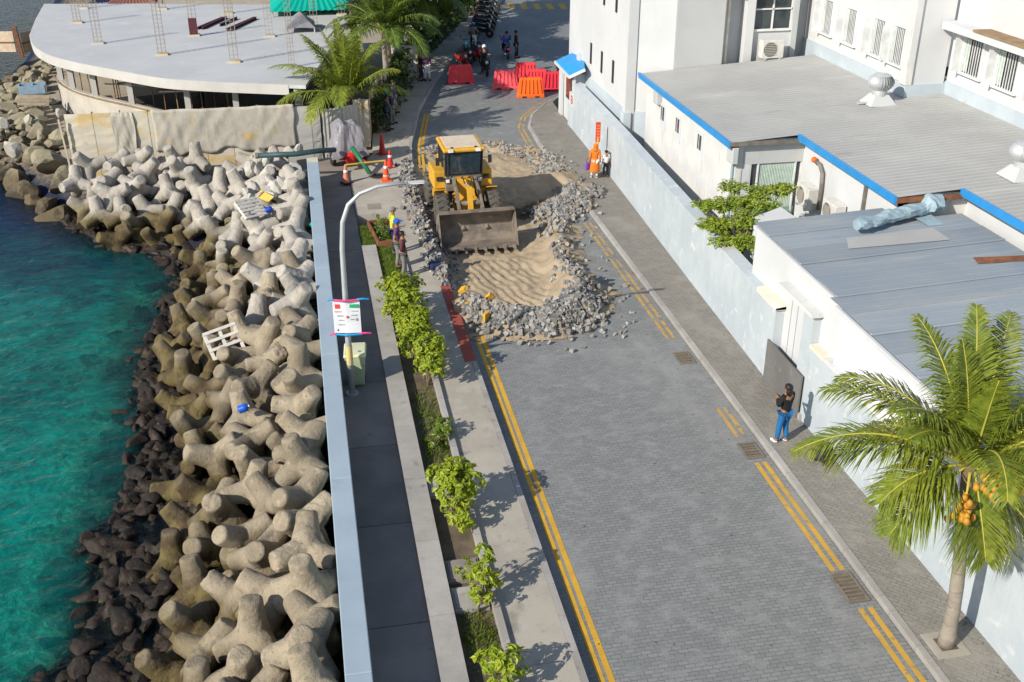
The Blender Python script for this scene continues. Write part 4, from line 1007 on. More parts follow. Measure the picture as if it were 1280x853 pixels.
# air conditioners
def ac(name, lb, p, rzz, s=(.9,.36,.75), grp=None):
    t = thing(name, lb, 'air conditioner', p, rzz, grp); w,d,h = s; m = plain('ivory metal', (.62,.61,.57), .5)
    MB().box(-w/2,w/2,-d/2,d/2,.08,h).build('casing', m, t, bevel=.02)
    MB().lathe([(.28*h/.75,0),(.28*h/.75,.02),(.25*h/.75,.025)],20,(-w*.12,-d/2-.001,h*.54),'y').build('fan_ring', m_larm, t)
    for i in range(7): MB().box(-w*.12-.25*h/.75,-w*.12+.25*h/.75,-d/2-.04,-d/2-.03,h*.28+i*h*.085,h*.28+i*h*.085+.012).build('grille_bar', m, t)
    for sx_ in (-1,1): MB().box(sx_*w*.35-.04,sx_*w*.35+.04,-d/2-.03,d/2+.12,0,.081).build('bracket', m_steel, t)
ac('air_conditioner','white air conditioner beside the curtained window in the recess', (15.86,31.35,2.45), R(-90))
ac('air_conditioner','white air conditioner on the wall next to the black downpipe', (15.86,29.45,2.55), R(-90))
ac('air_conditioner','ivory air conditioner on the grey roof below the far window', (19.0,42.35,rz(19)), 0, (.95,.4,.8))
# tall condenser cabinet and small tree stand in the yard (tree is with the plants)
t = thing('condenser_cabinet', 'tall pale blue metal cabinet standing in the yard by the tree', 'cabinet', (13.25,28.2,.06), R(4))
mc = plain('pale blue cabinet metal', (.55,.62,.66), .5)
MB().box(-.3,.55,-.55,.55,.5,3.15).build('body', mc, t, bevel=.02)
MB().add([(-.3,-.55,3.15),(.55,-.55,3.15),(.55,.55,3.15),(-.3,.55,3.15),(-.3,-.55,3.2),(.55,-.55,3.45),(.55,.55,3.45),(-.3,.55,3.2)],[(4,5,6,7),(0,1,5,4),(1,2,6,5),(2,3,7,6),(3,0,4,7)]).build('top', m_greywall, t)
for k in range(5): MB().box(-.312,-.3,-.5+.2*k,-.49+.2*k,.55,3.1).build('seam', m_plinth, t)
MB().box(.1,.45,-.56,-.55,2.7,3.05).build('vent', m_dark, t)
for sy in (-1,1): MB().box(-.28,.5,sy*.45-.06,sy*.45+.06,0,.5).build('leg', m_rust, t)

# ---------------------------------------------------------------- lean-to with the blue sheet roof
lb_ = thing('lean_to', 'white lean-to with weathered blue grey sheet roof behind the wall', 'building', (14.5,18,0))
def lz(x): return 3.86 + .045*(x-11.9)
sh = -8.0; k = 0
while sh < 26.6:
    e = sh + 1.02; a0 = 12.05 if sh > 21.2 else 11.88
    off = .012*(k%2) + .004*rt.random()
    xe = 17.75 if e < 25.9 else 15.9
    mb = MB(); y0_,y1_ = sh, min(e+.06,26.75)
    rows = [(0,0),(.06,.02),(.12,0),(.30,.0),(.33,.008),(.36,0),(.62,0),(.65,.008),(.68,0),(1,0)]
    for f,h in rows:
        for i in range(5):
            x = lerp(a0,xe,i/4); mb.v.append(Vector((x, lerp(y0_,y1_,f)+ (x-a0)*.0, lz(x)+off+h)))
    for j in range(len(rows)-1):
        for i in range(4): q_ = j*5+i; mb.f.append((q_,q_+1,q_+6,q_+5))
    mb.build('roof_sheet', m_roof_blue, lb_, world=True); sh = e; k += 1
for (ya,yb_,x) in ((21.25,26.7,12.12),):
    MB().box(x,x+.2,ya,yb_,0,lz(x)-.03).build('white_wall', m_white, lb_, world=True)
MB().box(12.32,15.9,26.45,26.65,0,lz(12.3)-.03).build('end_wall', m_white, lb_, world=True)
m_lav = M('pale lilac board', (.68,.69,.78), (.63,.64,.74), .6, .6)
y = 16.3
while y < 21.2:
    e = min(y+1.22,21.25); MB().box(12.0,12.05,y,e-.012,2.3,lz(12)-.02).build('lilac_board', m_lav, lb_, world=True); y = e
MB().box(12.06,12.26,-10,21.25,0,lz(12)-.03).build('white_wall', m_white, lb_, world=True)
MB().box(11.96,12.06,-10,16.28,2.3,lz(12)-.03).build('white_wall', m_white, lb_, world=True)
MB().box(11.80,11.87,-10,21.2,lz(11.8)-.12,lz(11.8)-.0).build('eave_trim', m_white, lb_, world=True)
MB().box(11.97,12.04,21.25,26.6,lz(12)-.10,lz(12)-.0).build('eave_trim', m_white, lb_, world=True)
MB().add([(16.2,22.4,lz(16.2)+.03),(17.6,22.2,lz(17.6)+.03),(17.6,22.55,lz(17.6)+.03),(16.3,22.8,lz(16.3)+.03)],[(0,1,2,3)]).build('rust_patch', m_rust, lb_, world=True)
MB().add([(13.6,24.2,lz(13.6)+.035),(16.4,24.0,lz(16.4)+.035),(16.4,24.9,lz(16.4)+.035),(13.9,24.9,lz(13.9)+.035)],[(0,1,2,3)]).build('patch_sheet', m_roof, lb_, world=True)
# rolled tarpaulin on the lean-to roof: a crumpled sheet folded over itself
mb = MB(); P = []; NP = 26; NC = 14
for i in range(NP):
    u = i/(NP-1); a = at(1070,287,4.14); b = at(1172,262,4.2); p = lerp(a,b,u); P.append(p + Vector((0,0,.1)))
    w = .22+.05*n2(u*6,1,1,3)+(.10 if u > .85 else 0); h = .17+.06*n2(u*7,4,1,6)+(.10 if u > .8 else 0)
    for k in range(NC):
        an_ = 2*math.pi*k/NC; cr = 1+.30*n2(u*9+math.cos(an_)*.8, math.sin(an_)*1.3+u*3, 1.6, 2)
        mb.v.append(p + Vector((.05*n2(u*11,k,1,1), math.cos(an_)*w*cr, max(-.02, h*.85+math.sin(an_)*h*cr))))
for i in range(NP-1):
    for k in range(NC): mb.f.append((i*NC+k,i*NC+(k+1)%NC,(i+1)*NC+(k+1)%NC,(i+1)*NC+k))
mb.f.append(tuple(reversed(range(NC)))); mb.f.append(tuple((NP-1)*NC+k for k in range(NC)))
tpn = mb.build('rolled_tarpaulin', m_cyan); tag(tpn, 'rolled light blue tarpaulin lying on the lean-to roof', 'tarpaulin')
P = [P[min(NP-1,int(k*NP/15))] for k in range(15)]
MB().add([P[10]+Vector((0,-.1,-.12)),P[13]+Vector((0,-.1,-.12)),P[13]+Vector((.1,-.75,-.2)),P[10]+Vector((.2,-.6,-.2))],[(0,1,2,3)]).build('loose_flap', m_cyan, tpn, world=True)

# ---------------------------------------------------------------- tall white tower block by the gate
tw = thing('tower_block', 'tall white windowless stair tower with slit windows by the gate', 'building', (15,46,0))
fp = [(13.2,51.0),(13.2,43.15),(14.86,42.45),(14.86,51.0)]
MB().prism(fp, 0, 11).build('wall', m_white, tw, world=True)
MB().prism([(13.175,51.02),(13.175,43.14),(13.3,43.07),(14.85,42.42),(14.85,51.02)], 0, 2.75).build('plinth', m_plinth, tw, world=True)
MB().box(13.05,13.45,42.98,43.32,0,11).build('corner_pier', m_white, tw, world=True)
MB().box(12.98,13.3,42.9,43.4,0,2.72).build('pier_foot', m_plinth, tw, world=True)
for (y_,z0,z1) in ((49.25,3.4,4.35),(47.35,3.4,4.35),(45.48,3.38,4.35),(47.3,6.37,7.3),(45.35,6.39,7.3),(49.25,6.37,7.3)):
    s_ = MB().box(13.17,13.2,y_-.13,y_+.13,z0,z1).build('slit_window', m_dark, tw, world=True)
    MB().box(13.16,13.2,y_-.13,y_+.13,z0-.06,z0).build('sill', m_white, s_, world=True)
MB().box(13.35,14.6,51.0,54.2,0,11).build('rear_wall', m_white, tw, world=True)
MB().box(13.1,14.6,51.02,51.6,0,3.4).build('rear_ledge', m_white, tw, world=True)

# ---------------------------------------------------------------- far wing and back building
fw_ = thing('back_building', 'large white building with barred windows above the grey roof', 'building', (19,40,0))
MB().box(14.87,16.9,42.4,50,0,10.5).build('grey_wall', m_greywall, fw_, world=True)
for x in (16.95,17.12): MB().cyl((x,42.62,4.6),(x,42.62,10.5),.06).build('drain_pipe', m_cream, fw_, world=True)
MB().box(16.9,18.2,43.3,50,0,10.5).build('recess_wall', m_white, fw_, world=True)
MB().box(17.95,18.3,42.7,43.3,0,10.5).build('pier', m_white, fw_, world=True)
MB().box(18.3,20.2,42.9,50,0,5.95).build('window_wall', m_white, fw_, world=True)
MB().box(18.3,20.2,42.9,50,7.6,10.5).build('window_wall', m_white, fw_, world=True)
MB().box(20.02,20.25,42.78,42.9,0,10.5).build('pier', m_greywall, fw_, world=True)
MB().box(20.25,21.3,43.6,50,0,10.5).build('recess_wall', m_greywall, fw_, world=True)
wv = bpy.data.objects.new('window', None); col.objects.link(wv); wv.parent = fw_; ORG[wv] = ORG[fw_].copy()
MB().box(18.42,20.0,43.0,43.03,5.95,7.6).build('glass', m_glass, wv, world=True)
for x in (18.36,19.16,19.98): MB().box(x,x+.06,42.93,43.0,5.95,7.6).build('mullion', m_frame, wv, world=True)
MB().box(18.3,20.1,42.82,42.92,5.88,5.96).build('sill', m_frame, wv, world=True); MB().box(18.36,20.04,42.93,43.0,6.72,6.77).build('transom', m_frame, wv, world=True)
MB().box(17.2,18.4,42.3,42.9,7.65,7.72).build('canopy', m_rust, fw_, world=True)
# back facade, two planes
MB().box(21.0,22.4,35.0,50,0,10.5).build('facade', m_white, fw_, world=True)
MB().box(22.5,24,-10,35.0,0,10.5).build('facade', m_white, fw_, world=True)
MB().box(20.94,21.0,35.0,43.6,4.5,5.42).build('skirting', m_plinth, fw_, world=True); MB().box(22.44,22.5,-10,35.0,4.5,5.48).build('skirting', m_plinth, fw_, world=True)
MB().box(20.9,22.5,34.93,35.0,4.5,5.4).build('skirting', m_plinth, fw_, world=True)
MB().box(20.86,21.1,34.92,35.35,5.4,10.5).build('corner_pier', m_white_dirty, fw_, world=True)
MB().box(21.9,22.5,-10,34.9,7.35,7.6).build('ledge', m_white, fw_, world=True)
MB().box(21.85,22.5,-10,33.0,7.6,7.66).build('ledge_tiles', m_ply, fw_, world=True)
def barred(x, yc, z0, z1, w):
    wv = bpy.data.objects.new('window', None); col.objects.link(wv); wv.parent = fw_; ORG[wv] = ORG[fw_].copy()
    MB().box(x-.012,x+.0,yc-w/2,yc+w/2,z0,z1).build('glass', m_glass, wv, world=True)
    for yy in (yc-w/2-.03,yc+w/2-.03): MB().box(x-.10,x,yy,yy+.06,z0-.04,z1+.04).build('frame', m_frame, wv, world=True)
    MB().box(x-.14,x,yc-w/2-.08,yc+w/2+.08,z0-.07,z0-.0).build('sill', m_frame, wv, world=True)
    for i in range(8): yy = yc-w/2+.08+i*(w-.16)/7; MB().box(x-.09,x-.065,yy-.012,yy+.012,z0,z1).build('bar', m_frame, wv, world=True)
    MB().box(x-.06,x-.03,yc+w*.22,yc+w*.44,z0+.05,z1).build('curtain', m_curtain, wv, world=True)
    for s_ in (1,):                                # opened shutter leaf
        mb = MB(); yy = yc+s_*(w/2+.04); mb.box(x-.42,x-.10,yy-.015,yy+.015,z0,z1); mb.build('shutter', m_frame, wv, world=True)
for (yc) in (41.6,39.6,37.4,35.95): barred(21.0, yc, 5.95, 7.2, .95)
for (yc) in (33.6,31.6,29.5,27.4,25.3,23.2,21): barred(22.5, yc, 6.0, 7.15, 1.15)

# ---------------------------------------------------------------- guard booth with blue awning
gb = thing('guard_booth', 'small white guard booth with sloping bright blue awning', 'booth', (12.9,51.3,.1))
MB().box(12.55,13.3,49.85,50.9,0,1.15).build('plinth', m_plinth, gb, world=True)
MB().box(12.6,13.25,49.9,50.85,1.15,1.75).build('counter', m_white, gb, world=True)
MB().box(12.75,13.3,50.2,53.2,0,2.7).build('wall', m_white, gb, world=True)
MB().box(12.7,12.75,50.95,52.0,1.2,2.4).build('window', m_glass, gb, world=True)
MB().box(12.62,12.72,52.6,53.2,0,2.7).build('post', m_white, gb, world=True); MB().box(12.62,12.72,50.1,50.3,0,2.7).build('post', m_white, gb, world=True)
la, lb2, hb, ha = at(694,76,2.65), at(712,95,2.65), at(731,86,3.25), at(729,60,3.25)
MB().add([la,lb2,hb,ha]+[p_-Vector((0,0,.05)) for p_ in (la,lb2,hb,ha)],[(0,1,2,3),(7,6,5,4),(0,4,5,1),(1,5,6,2),(3,7,4,0)]).build('awning', m_fascia, gb, world=True)
MB().bar(la-Vector((.03,.02,.06)),lb2-Vector((.03,.02,.06)),.05,.14).build('awning_edge', m_white, gb, world=True); MB().bar(lb2-Vector((0,.03,.06)),hb-Vector((0,.03,.06)),.05,.14).build('awning_edge', m_white, gb, world=True)
p_ = onx(718,112,12.68); MB().lathe([(.30,0),(.30,.03),(.2,.031)],20,(12.66,p_.y,2.0),'x').build('round_sign', m_white, gb, world=True)
m_signred = plain('red sign print', (.55,.04,.05), .5)
for (dy,dz,wy,wz) in ((0,.18,.26,.06),(-.12,0,.06,.34),(.12,.0,.06,.34),(0,-.16,.26,.06),(0,.0,.2,.05)):
    MB().box(12.585,12.6,50.35+dy-wy/2,50.35+dy+wy/2,1.45+dz-wz/2,1.45+dz+wz/2).build('sign_mark', m_signred, gb, world=True)
# red direction sign on an orange post by the wall
sg = thing('street_sign', 'narrow red upright sign on an orange post against the pale wall', 'sign', (11.93,43.0,.118))
MB().cyl((0,0,0),(0,0,1.6),.045,n=10).build('post', m_bamboo, sg); MB().box(-.10,.10,-.03,.03,1.4,2.25).build('board', M('red sign board',(.72,.07,.03),None,3,.5), sg)
for k in range(6): MB().box(-.07,.07,-.036,-.03,1.46+.125*k,1.52+.125*k).build('lettering', plain('pale sign print',(.75,.22,.12)), sg)
# drain gratings in the gutter
m_grate = M('rusty brown grating', (.21,.175,.135), (.15,.13,.105), 5, .8, .2)
for (yc,lb) in ((15.95,'rusty brown drain grating in the gutter near the palm foot'),(21.25,'rusty gutter drain grating beside the person in blue trousers'),(26.3,'broken dirty drain cover in the gutter near the slate panel')):
    t = thing('drain_grating', lb, 'grating', (10.12,yc,.004)); h = .36 if yc > 20 else .46
    MB().box(-.22,.24,-h,h,-.05,.005).build('pit', m_soil, t)
    for sx_ in (-.22,.20): MB().box(sx_,sx_+.05,-h,h,.0,.022).build('frame', m_grate, t)
    for yy in (-h,h-.05,-.025): MB().box(-.168,.199,yy,yy+.05,.0,.022).build('frame', m_grate, t)
    for i in range(int(h*2/.12)): yy = -h+.09+i*.12; MB().box(-.168,.199,yy,yy+.035,.0,.017).build('bar', m_grate, t)
# ---------------------------------------------------------------- loose paving stones
rs = random.Random(21)
def stone_mesh(s):
    r = random.Random(s); mb = MB(); a,b,c = .092*r.uniform(.6,1.1), .066*r.uniform(.75,1.25), .05*r.uniform(.8,1.2)
    mb.box(-a,a,-b,b,-c,c); mb.v = [Vector((p.x*r.uniform(.6,1.1),p.y*r.uniform(.6,1.1),p.z*r.uniform(.6,1.1))) for p in mb.v]; return mb
stone_b = [stone_mesh(s) for s in range(9)]
stones = []
def rot3(): return Matrix.Rotation(rs.uniform(0,6.28),4,'Z') @ Matrix.Rotation(rs.uniform(0,6.28),4,'X') @ Matrix.Rotation(rs.uniform(0,3.1),4,'Y')
def rand_on(P, w):
    i = rs.randrange(len(P)-1); t = rs.random(); a,b = P[i],P[i+1]; return lerp(a[0],b[0],t)+rs.gauss(0,w), lerp(a[1],b[1],t)+rs.gauss(0,w)
def surf(x, y):
    if x < 3.99: return Z_W if y < 60 else 0
    if x < xl(y): return Z_W
    if x > xr(y): return .13
    if in_poly(x,y,PIT) or 27.6 < y < 49.6: return max(0.0 if not in_poly(x,y,PIT) else -9, sand_h(x,y))
    return 0
def pour(n, P, w, hmin, hgain, heap='front', cond=None, sz=(.8,1.2)):
    k = 0
    while k < n:
        x,y = rand_on(P,w); k += 1
        if cond and not cond(x,y): continue
        s = rs.uniform(*sz); stones.append((x,y,surf(x,y)+rs.uniform(hmin,hgain)*s,s,heap))
pour(1500, [(4.75,30.3),(5.4,29.6),(6.4,29.2),(7.6,29.6),(8.2,30.5)], .40, .02,.12, 'front', cond=lambda x,y: x > 4.22)
pour(420, [(6.0,29.0),(7.0,28.9),(7.9,29.6),(8.3,30.8)], .28, .02,.10, 'front')
pour(110, [(8.15,31.4),(8.25,33.5),(8.5,35.5),(8.9,37.3)], .22, .02,.09, 'right')
pour(620, [(8.9,38.9),(9.6,39.6),(10.4,40.4),(10.9,41.2)], .42, .02,.10, 'walk')
pour(260, [(8.6,37.6),(9.4,38.6),(10.3,39.3)], .35, .02,.08, 'walk')
pour(430, [(4.1,32.4),(3.9,34.5),(3.78,37),(3.66,40),(3.85,43.5),(4.1,46.2)], .16, .02,.09, 'left', cond=lambda x,y: x < 4.3)
pour(300, [(4.12,33),(3.95,36),(3.7,40),(4.1,45)], .12, .05,.16, 'left')
pour(330, [(10.35,43),(10.3,45),(9.9,46.8),(8.4,48.4)], .34, .0,.06, 'back', sz=(.6,1.0))
pour(160, [(5.0,47.6),(6.2,48.6),(8.0,48.8)], .4, .0,.05, 'back', sz=(.5,.9))
pour(120, [(4.5,33),(4.6,38),(4.5,44)], .15, .0,.05, 'left', sz=(.6,1.0))
pour(46, [(5.2,28.2),(7,27.9),(8.8,28.6),(9.4,31),(9.6,35),(9.9,37)], .35, .04,.05, 'stray', sz=(.5,1.0))
near = sorted(range(len(stones)), key=lambda i: -stones[i][3]*(60-stones[i][1]) - (40 if stones[i][4]=='stray' else 0) + (14 if stones[i][4]=='left' else 0))[:292]
near_set = set(near)
LBL = {'front':('grey paving stone loose in the big front heap of dug-up paving','stones of the front heap'),'right':('loose grey paving stone on the sandy ridge beside the intact road','stones on the sandy ridge'),
       'walk':('loose grey paving stone in the heap by the brown pavement','stones by the brown pavement'),'left':('loose paving stone spilled over the left kerb edge','stones along the left kerb'),
       'back':('small paving stone scattered behind the loader','stones behind the loader'),'stray':('stray paving stone lying alone on the intact road','stray stones on the road')}
sm_ = [s.mesh('paving_stone') for s in stone_b]
for me in sm_: me.materials.append(m_rubble)
for i in near:
    x,y,z,s,hp = stones[i]; o = inst('paving_stone', sm_[rs.randrange(9)], (x,y,z), rot3().to_euler(), s*1.1); tag(o, LBL[hp][0], 'stone', LBL[hp][1])
# the rest in colour batches, too many to pick apart
m_rb = [M('loose stone mix %s' % n, c, tuple(v*.75 for v in c), 5, .85, .3, 40, over=[((.36,.31,.24), 9, .62, .76, None)]) for n,c in (('pale',(.36,.35,.33)),('mid',(.25,.245,.235)),('dark',(.155,.155,.155)),('tan',(.34,.275,.20)))]
bt = [MB() for _ in m_rb]
for i,(x,y,z,s,hp) in enumerate(stones):
    if i in near_set: continue
    b = stone_b[rs.randrange(9)]; q = Matrix.Translation((x,y,z)) @ rot3() @ Matrix.Scale(s,4)
    bt[rs.choice((0,0,1,1,1,2,3))].add([q @ p for p in b.v], b.f)
for b,m,nm in zip(bt,m_rb,('pale grey','mid grey','dark grey','tan')):
    o = b.build('paving_rubble', m); tag(o, nm + ' loose stones strewn through the heaps of dug-up paving', 'rubble', None, 'stuff')
# broken yellow painted pavers in the heap
for (px,py) in ((579,362),(612,372),(608,395),(586,379)):
    p = at(px,py,.45); o = inst('painted_paver', sm_[2], p, rot3().to_euler(), 1.6); o.data = o.data.copy(); o.data.materials.clear(); o.data.materials.append(m_yellow); tag(o, 'yellow painted paving stone in the heap of dug-up paving', 'stone', 'yellow painted stones in the heap')

# ---------------------------------------------------------------- wheel loader (front towards -Y)
ld = thing('wheel_loader', 'yellow wheel loader with toothed bucket working on the dug-up street', 'loader', (5.62,39.6,-.14), R(1.5))
def P(name, mb, m, par=None, **k): return mb.build(name, m, par or ld, **k)
def wheel(x, y, r, w):
    t = MB().lathe([(r*.62,-w/2),(r*.86,-w/2),(r*.97,-w*.42),(r,-w*.25),(r,w*.25),(r*.97,w*.42),(r*.86,w/2),(r*.62,w/2)],28,(x,y,r),'x').build('tyre', m_tyre, ld, smooth=True)
    mb = MB()
    for k in range(18):
        a = 2*math.pi*k/18
        for s_ in (-1,1): mb.bar((x+s_*w*.02,y+r*1.0*math.cos(a),r+r*1.0*math.sin(a)),(x+s_*w*.46,y+r*.99*math.cos(a+.17),r+r*.99*math.sin(a+.17)),.07,.05,(0,math.cos(a),math.sin(a)))
    mb.build('tread', m_tyre, t)
    MB().lathe([(.08,-w*.42),(r*.3,-w*.42),(r*.34,-w*.36),(r*.58,-w*.36),(r*.62,-w*.46),(r*.62,w*.46),(r*.58,w*.36),(r*.34,w*.36),(r*.3,w*.42),(.08,w*.42)],20,(x,y,r),'x').build('rim', m_lyellow, t)
for sx_ in (-1,1): wheel(sx_*.98,-1.15,.68,.46); wheel(sx_*.98,1.55,.68,.46)
# front frame and arch guards
P('front_frame', MB().box(-.42,.42,-1.7,-.2,.5,1.1), m_lyellow, bevel=.03)
P('loader_tower', MB().add([(-.36,-.9,1.1),(.36,-.9,1.1),(.36,-.35,1.1),(-.36,-.35,1.1),(-.30,-.75,1.78),(.30,-.75,1.78),(.30,-.45,1.78),(-.30,-.45,1.78)],[(4,5,6,7),(0,1,5,4),(1,2,6,5),(2,3,7,6),(3,0,4,7)]), m_lyellow)
for sx_ in (-1,1):
    mb = MB()
    for a0,a1 in ((15,50),(50,85)):
        p0,p1 = [(sx_*.98,-1.15+.84*math.cos(R(a)),.68+.84*math.sin(R(a))) for a in (a0,a1)]; mb.bar(p0,p1,.40,.03)
    P('fender', mb, m_lyellow)
    # yellow side boxes beside the cab
    bx_ = P('side_box', MB().add([(sx_*.80-.34,-.35,1.30),(sx_*.80+.34,-.35,1.30),(sx_*.80+.34,1.0,1.30),(sx_*.80-.34,1.0,1.30),(sx_*.80-.34,-.30,2.0),(sx_*.80+.34,-.22,1.95),(sx_*.80+.34,1.0,1.95),(sx_*.80-.34,1.0,2.0)],[(0,3,2,1),(4,5,6,7),(0,1,5,4),(1,2,6,5),(2,3,7,6),(3,0,4,7)]), m_lyellow, bevel=.05)
    MB().box(sx_*.9-.13,sx_*.9+.13,-.36,-.335,1.62,1.78).build('vent', m_dark, bx_)
    P('step', MB().box(sx_*.88-.26,sx_*.88+.26,-.42,.1,.92,1.22), m_lyellow, bevel=.02)
    hl = P('headlight', MB().box(sx_*.62-.09,sx_*.62+.09,-.48,-.36,1.55,1.72), m_dark); MB().box(sx_*.62-.07,sx_*.62+.07,-.49,-.48,1.57,1.70).build('lens', m_reflect, hl)
# cab
P('cab_base', MB().box(-.70,.70,-.42,1.0,1.2,1.85), m_larm, bevel=.03)
P('windscreen', MB().add([(-.60,-.50,1.9),(.60,-.50,1.9),(.62,-.66,2.78),(-.62,-.66,2.78)],[(0,1,2,3)]), m_cabglass)
for sx_ in (-1,1):
    P('side_window', MB().add([(sx_*.685,-.45,1.9),(sx_*.685,.9,1.9),(sx_*.69,.9,2.78),(sx_*.69,-.6,2.78)],[(0,1,2,3) if sx_ > 0 else (3,2,1,0)]), m_cabglass)
    P('corner_window', MB().add([(sx_*.60,-.50,1.9),(sx_*.685,-.45,1.9),(sx_*.69,-.6,2.78),(sx_*.62,-.66,2.78)],[(0,1,2,3) if sx_ > 0 else (3,2,1,0)]), m_cabglass)
    P('pillar', MB().bar((sx_*.70,-.46,1.85),(sx_*.70,-.62,2.82),.06), m_black); P('pillar', MB().bar((sx_*.70,.95,1.85),(sx_*.70,.95,2.82),.08), m_black); P('pillar', MB().bar((sx_*.70,.3,1.85),(sx_*.70,.3,2.82),.05), m_black)
    P('pillar', MB().bar((sx_*.59,-.505,1.85),(sx_*.61,-.67,2.82),.045), m_black)
    mr = P('mirror', MB().bar((sx_*.72,-.5,2.5),(sx_*1.0,-.55,2.5),.025), m_black); MB().box(sx_*1.0-.07,sx_*1.0+.07,-.6,-.55,2.3,2.6).build('mirror_glass', m_black, mr)
    P('work_lamp', MB().box(sx_*.52-.09,sx_*.52+.09,-.82,-.72,2.84,2.94), m_reflect)
P('rear_window', MB().quad((-.66,.97,1.9),(-.66,.97,2.78),(.66,.97,2.78),(.66,.97,1.9)), m_cabglass)
P('cab_roof', MB().box(-.80,.80,-.76,1.08,2.80,2.95), m_lyellow, bevel=.06); P('roof_panel', MB().box(-.66,.66,-.58,.95,2.945,2.975), m_lroof, bevel=.012)
for (x,y) in ((-.45,-.62),(.45,-.62)): P('roof_bolt', MB().cyl((x,y,2.95),(x,y,2.985),.05), m_dark)
P('seat', MB().box(-.25,.25,.25,.75,1.86,2.45), m_black, bevel=.05); P('steering_wheel', MB().lathe([(.18,0),(.21,.02),(.18,.04)],16,(0,-.2,2.12)), m_black)
# rear body
P('engine_hood', MB().add([(-.62,1.05,1.0),(.62,1.05,1.0),(.60,2.9,1.0),(-.60,2.9,1.0),(-.60,1.05,1.95),(.60,1.05,1.95),(.52,2.85,1.75),(-.52,2.85,1.75)],[(0,3,2,1),(4,5,6,7),(0,1,5,4),(1,2,6,5),(2,3,7,6),(3,0,4,7)]), m_lyellow, bevel=.05)
P('rear_frame', MB().box(-.5,.5,-.2,2.9,.5,1.05), m_larm); P('counterweight', MB().box(-.85,.85,2.6,3.0,.55,1.2), m_lyellow, bevel=.06)
P('exhaust', MB().cyl((.3,1.7,1.85),(.3,1.7,2.6),.05), m_larm)
# lift arms, tilt linkage, cylinders
for sx_ in (-1,1):
    pts_ = [(sx_*.40,-.55,1.72),(sx_*.42,-1.35,1.42),(sx_*.44,-2.0,.95),(sx_*.44,-2.75,.45)]
    mb = MB()
    for a,b,h in zip(pts_,pts_[1:],(.26,.30,.26)): mb.bar(a,b,.10,h)
    P('lift_arm', mb, m_lsteel, bevel=.015)
    cy = P('lift_cylinder', MB().cyl((sx_*.40,-.6,.85),(sx_*.42,-1.3,1.1),.075), m_larm); MB().cyl((sx_*.42,-1.3,1.1),(sx_*.43,-1.8,1.05),.04).build('rod', m_steel, cy)
P('cross_tube', MB().cyl((-.44,-1.75,1.15),(.44,-1.75,1.15),.10), m_lsteel)
P('bell_crank', MB().add([(-.09,-1.55,1.75),(.09,-1.55,1.75),(.09,-1.85,.75),(-.09,-1.85,.75),(-.09,-1.75,1.78),(.09,-1.75,1.78),(.09,-2.05,.78),(-.09,-2.05,.78)],[(0,1,2,3),(7,6,5,4),(0,4,5,1),(1,5,6,2),(2,6,7,3),(3,7,4,0)]), m_lyellow)
tc = P('tilt_cylinder', MB().cyl((0,-.6,1.7),(0,-1.2,1.74),.085), m_lyellow); MB().cyl((0,-1.2,1.74),(0,-1.65,1.72),.045).build('rod', m_steel, tc)
P('tilt_link', MB().bar((0,-1.95,.85),(0,-2.7,.75),.10,.12), m_lsteel)
for sx_ in (-1,1): P('hose', MB().tube([(sx_*.12,-.7,1.8),(sx_*.16,-1.1,1.98),(sx_*.14,-1.5,1.85)],.025,6), m_black)
# bucket: curved shell, side plates, lip and teeth
prof = [(-3.72,.12),(-3.3,.08),(-2.95,.12),(-2.75,.32),(-2.68,.62),(-2.74,.95),(-2.95,1.22),(-3.12,1.32)]
W = 1.38
def shell(t):
    vs = []; n = len(prof)
    for i,(y,z) in enumerate(prof):
        a = Vector(prof[max(0,i-1)]); b = Vector(prof[min(n-1,i+1)]); d = (b-a).normalized(); nn = Vector((d.y,-d.x))*t
        vs += [(-W,y,z),(W,y,z),(-W,y+nn.x,z+nn.y),(W,y+nn.x,z+nn.y)]
    fs = []
    for i in range(n-1):
        a,b = 4*i,4*i+4; fs += [(a,a+1,b+1,b),(a+2,b+2,b+3,a+3),(a,b,b+2,a+2),(a+1,a+3,b+3,b+1)]
    fs += [(0,2,3,1),(4*n-4,4*n-3,4*n-1,4*n-2)]; return MB().add(vs,fs)
bk = P('bucket', shell(.05), m_lsteel)
for sx_ in (-1,1):
    n = len(prof); vs = [(sx_*W,y,z) for y,z in prof]+[(sx_*(W+.045),y,z) for y,z in prof]
    MB().add(vs,[tuple(range(n)),tuple(reversed(range(n,2*n)))]+[(i,n+i,n+(i+1)%n,(i+1)%n) for i in range(n)]).build('side_plate', m_lsteel, bk)
MB().bar((-W,-3.12,1.34),(W,-3.12,1.34),.22,.06).build('top_lip', m_lroof if False else m_lsteel, bk)
for k in range(8):
    x = -W+.12+k*(2*W-.24)/7; MB().add([(x-.06,-3.68,.06),(x+.06,-3.68,.06),(x+.06,-3.68,.18),(x-.06,-3.68,.18),(x-.03,-4.0,.06),(x+.03,-4.0,.06),(x+.03,-4.0,.09),(x-.03,-4.0,.09)],[(0,3,2,1),(4,5,6,7),(0,1,5,4),(1,2,6,5),(2,3,7,6),(3,0,4,7)]).build('tooth', m_lsteel, bk)

